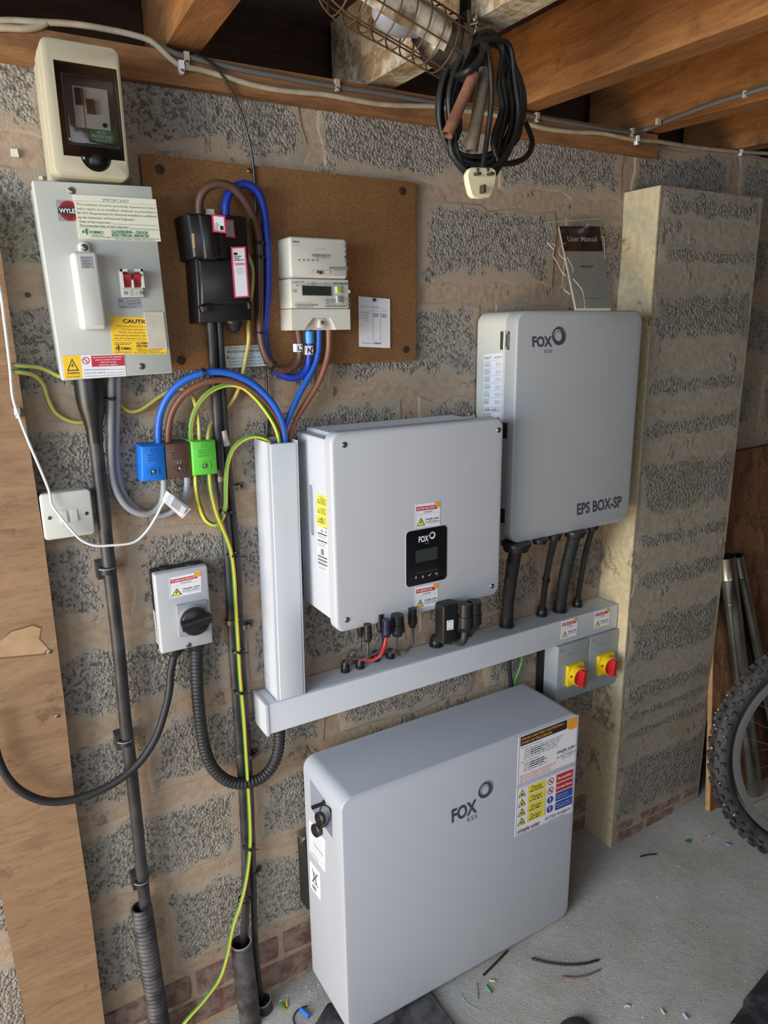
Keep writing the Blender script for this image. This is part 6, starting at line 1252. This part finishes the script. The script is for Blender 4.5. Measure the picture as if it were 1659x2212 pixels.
scrap('wire_offcut', ((997, 2152), (1012, 2170), (1037, 2184)), .0008, M_GRUB, 'thin pale curved wire by the kneeling pad')
scrap('wire_offcut', ((1030, 2124), (1032, 2142), (1033, 2160)), .0010, M_DULLG, 'thin greenish wire left of the green scrap')
scrap('sheath_scrap', ((1350, 2174), (1361, 2176)), .0028, mat('grey_green_sheath', (170, 180, 166), .5), 'small pale green scrap at the bottom of the floor', 'scrap')
scrap('sheath_scrap', ((1428, 2182), (1436, 2193)), .0026, M_GRUB, 'small white scrap at the bottom of the floor', 'scrap')
scrap('sheath_scrap', ((1476, 2192), (1486, 2204)), .0030, mat('lilac_sheath', (170, 172, 200), .5), 'small pale lilac scrap at the bottom of the floor', 'scrap')
scrap('sheath_scrap', ((1567, 1824), (1578, 1828)), .0028, mat('pale_blue_sheath', (96, 124, 180), .5), 'small blue scrap on the floor near the tyre', 'scrap')
scrap('sheath_scrap', ((1533, 1808), (1541, 1803)), .0028, M_GREYDISC, 'small grey scrap on the floor near the pier', 'scrap')
c = PF(1487, 1816, .003); mb = MB(); mb.loft([[c + Vector((.013 * math.cos(a), .009 * math.sin(a), .001 * math.cos(2 * a) - .002)) for a in [2 * math.pi * k / 12 for k in range(12)]], [c + Vector((.012 * math.cos(a), .008 * math.sin(a), .001 * math.cos(2 * a) - .0005)) for a in [2 * math.pi * k / 12 for k in range(12)]]], M_LEAF); solo('leaf', mb, 'small round green leaf on the floor in front of the pier', 'leaf')
# crumbs of plaster and grit
rg = random.Random(9); mb = MB()
for k in range(620):
    u = rg.uniform(960, 1659); v = rg.uniform(1760, 2212); p = PF(u, v)
    if p.y > -.06 or (p.y > -.26 and p.x < 1.32) or (p.x > 1.58 and p.y > -.12): continue
    s_ = rg.uniform(.0008, .0022); mb.add([p + Vector((rg.uniform(-s_, s_), rg.uniform(-s_, s_), z)) for z in (.0002, .0002, .0002, s_)], [(0, 1, 2), (0, 3, 1), (1, 3, 2), (2, 3, 0)], M_PAPER if k % 3 else M_DULLST)
for k in range(60):
    p = Vector((rg.uniform(.5, .62), rg.uniform(-.25, -.02), 0)); p.z = floor_z(p.x); s_ = rg.uniform(.001, .003); mb.add([p + Vector((rg.uniform(-s_, s_), rg.uniform(-s_, s_), z)) for z in (.0002, .0002, .0002, s_)], [(0, 1, 2), (0, 3, 1), (1, 3, 2), (2, 3, 0)], M_PAPER)
o = solo('floor_grit', mb, 'pale grit and crumbs scattered over the concrete floor', 'grit'); o['kind'] = 'stuff'
# kneeling pad under the battery front
p1, p2 = PF(925, 2150), PF(966, 2212); mb = MB(); fz = lambda x, h: floor_z(x) + h
q = [(.60, -.115), (p1.x - .012, p1.y + .035), (p1.x, p1.y + .02), (p1.x + .005, p1.y), (p2.x + .01, p2.y - .06), (.56, -.42), (.545, -.15)]
mb.loft([[(x, y, fz(x, .0008)) for x, y in q], [(x, y, fz(x, .010)) for x, y in q], [(x + (.72 - x) * .04, y + (-.25 - y) * .05, fz(x, .0155)) for x, y in q]], M_PAD); pdn = solo('kneeling_pad', mb, 'dusty black kneeling pad on the floor under the front of the battery', 'pad')
c = PF(1240, 2238); mb = MB(); mb.sphere(c + Vector((0, 0, .0125)), .034, mat('dark_rubber_toe', (52, 52, 56), .6), (1.35, 1.0, .36), 12); solo('rubber_cap', mb, 'dark rounded rubber cap just showing at the bottom edge of the floor', 'cap')
a, b = PF(1598, 2212), PF(1659, 2128); d = (b - a).normalized(); nrm_ = Vector((d.y, -d.x, 0)); a2 = a - d * .06; b2 = b + d * .14
nrm_ = nrm_ if nrm_.x > 0 else -nrm_
q = [a2, a + d * .01, a + d * .02 - nrm_ * .006, b2, b2 + nrm_ * .3, a2 + nrm_ * .3]
mb = MB(); mb.loft([[p + Vector((0, 0, .001)) for p in q], [p + Vector((0, 0, .05)) for p in q], [p + nrm_ * .012 + Vector((0, 0, .062)) for p in q]], M_PAD); solo('tool_bag', mb, 'edge of a black fabric bag at the bottom right corner of the floor', 'bag')
# wall plugs and holes left in the blocks
for u, v, s_ in ((31, 329, .006), (88, 384, .003)):
    p = P(u, v, -.004); mb = MB(); mb.hexa([p + Vector((x * s_, .003, z * s_ * 1.2)) for x, z in ((-1, -1), (1, -1), (.9, 1), (-.8, .8))] + [p + Vector((x * s_, -.003, z * s_ * 1.2)) for x, z in ((-1, -1), (1, -1), (.8, .7), (-.7, .6))], M_OLDPAPER); o = build('paint_fleck', mb, wall)
for u, v in ((60, 637),):
    p = P(u, v, -.0045); mb = MB(); mb.lathe(p, (0, -1, 0), [(0, .0045), (.0008, .0045), (.0009, .002)], M_INKB, 12); build('screw_hole', mb, wall)
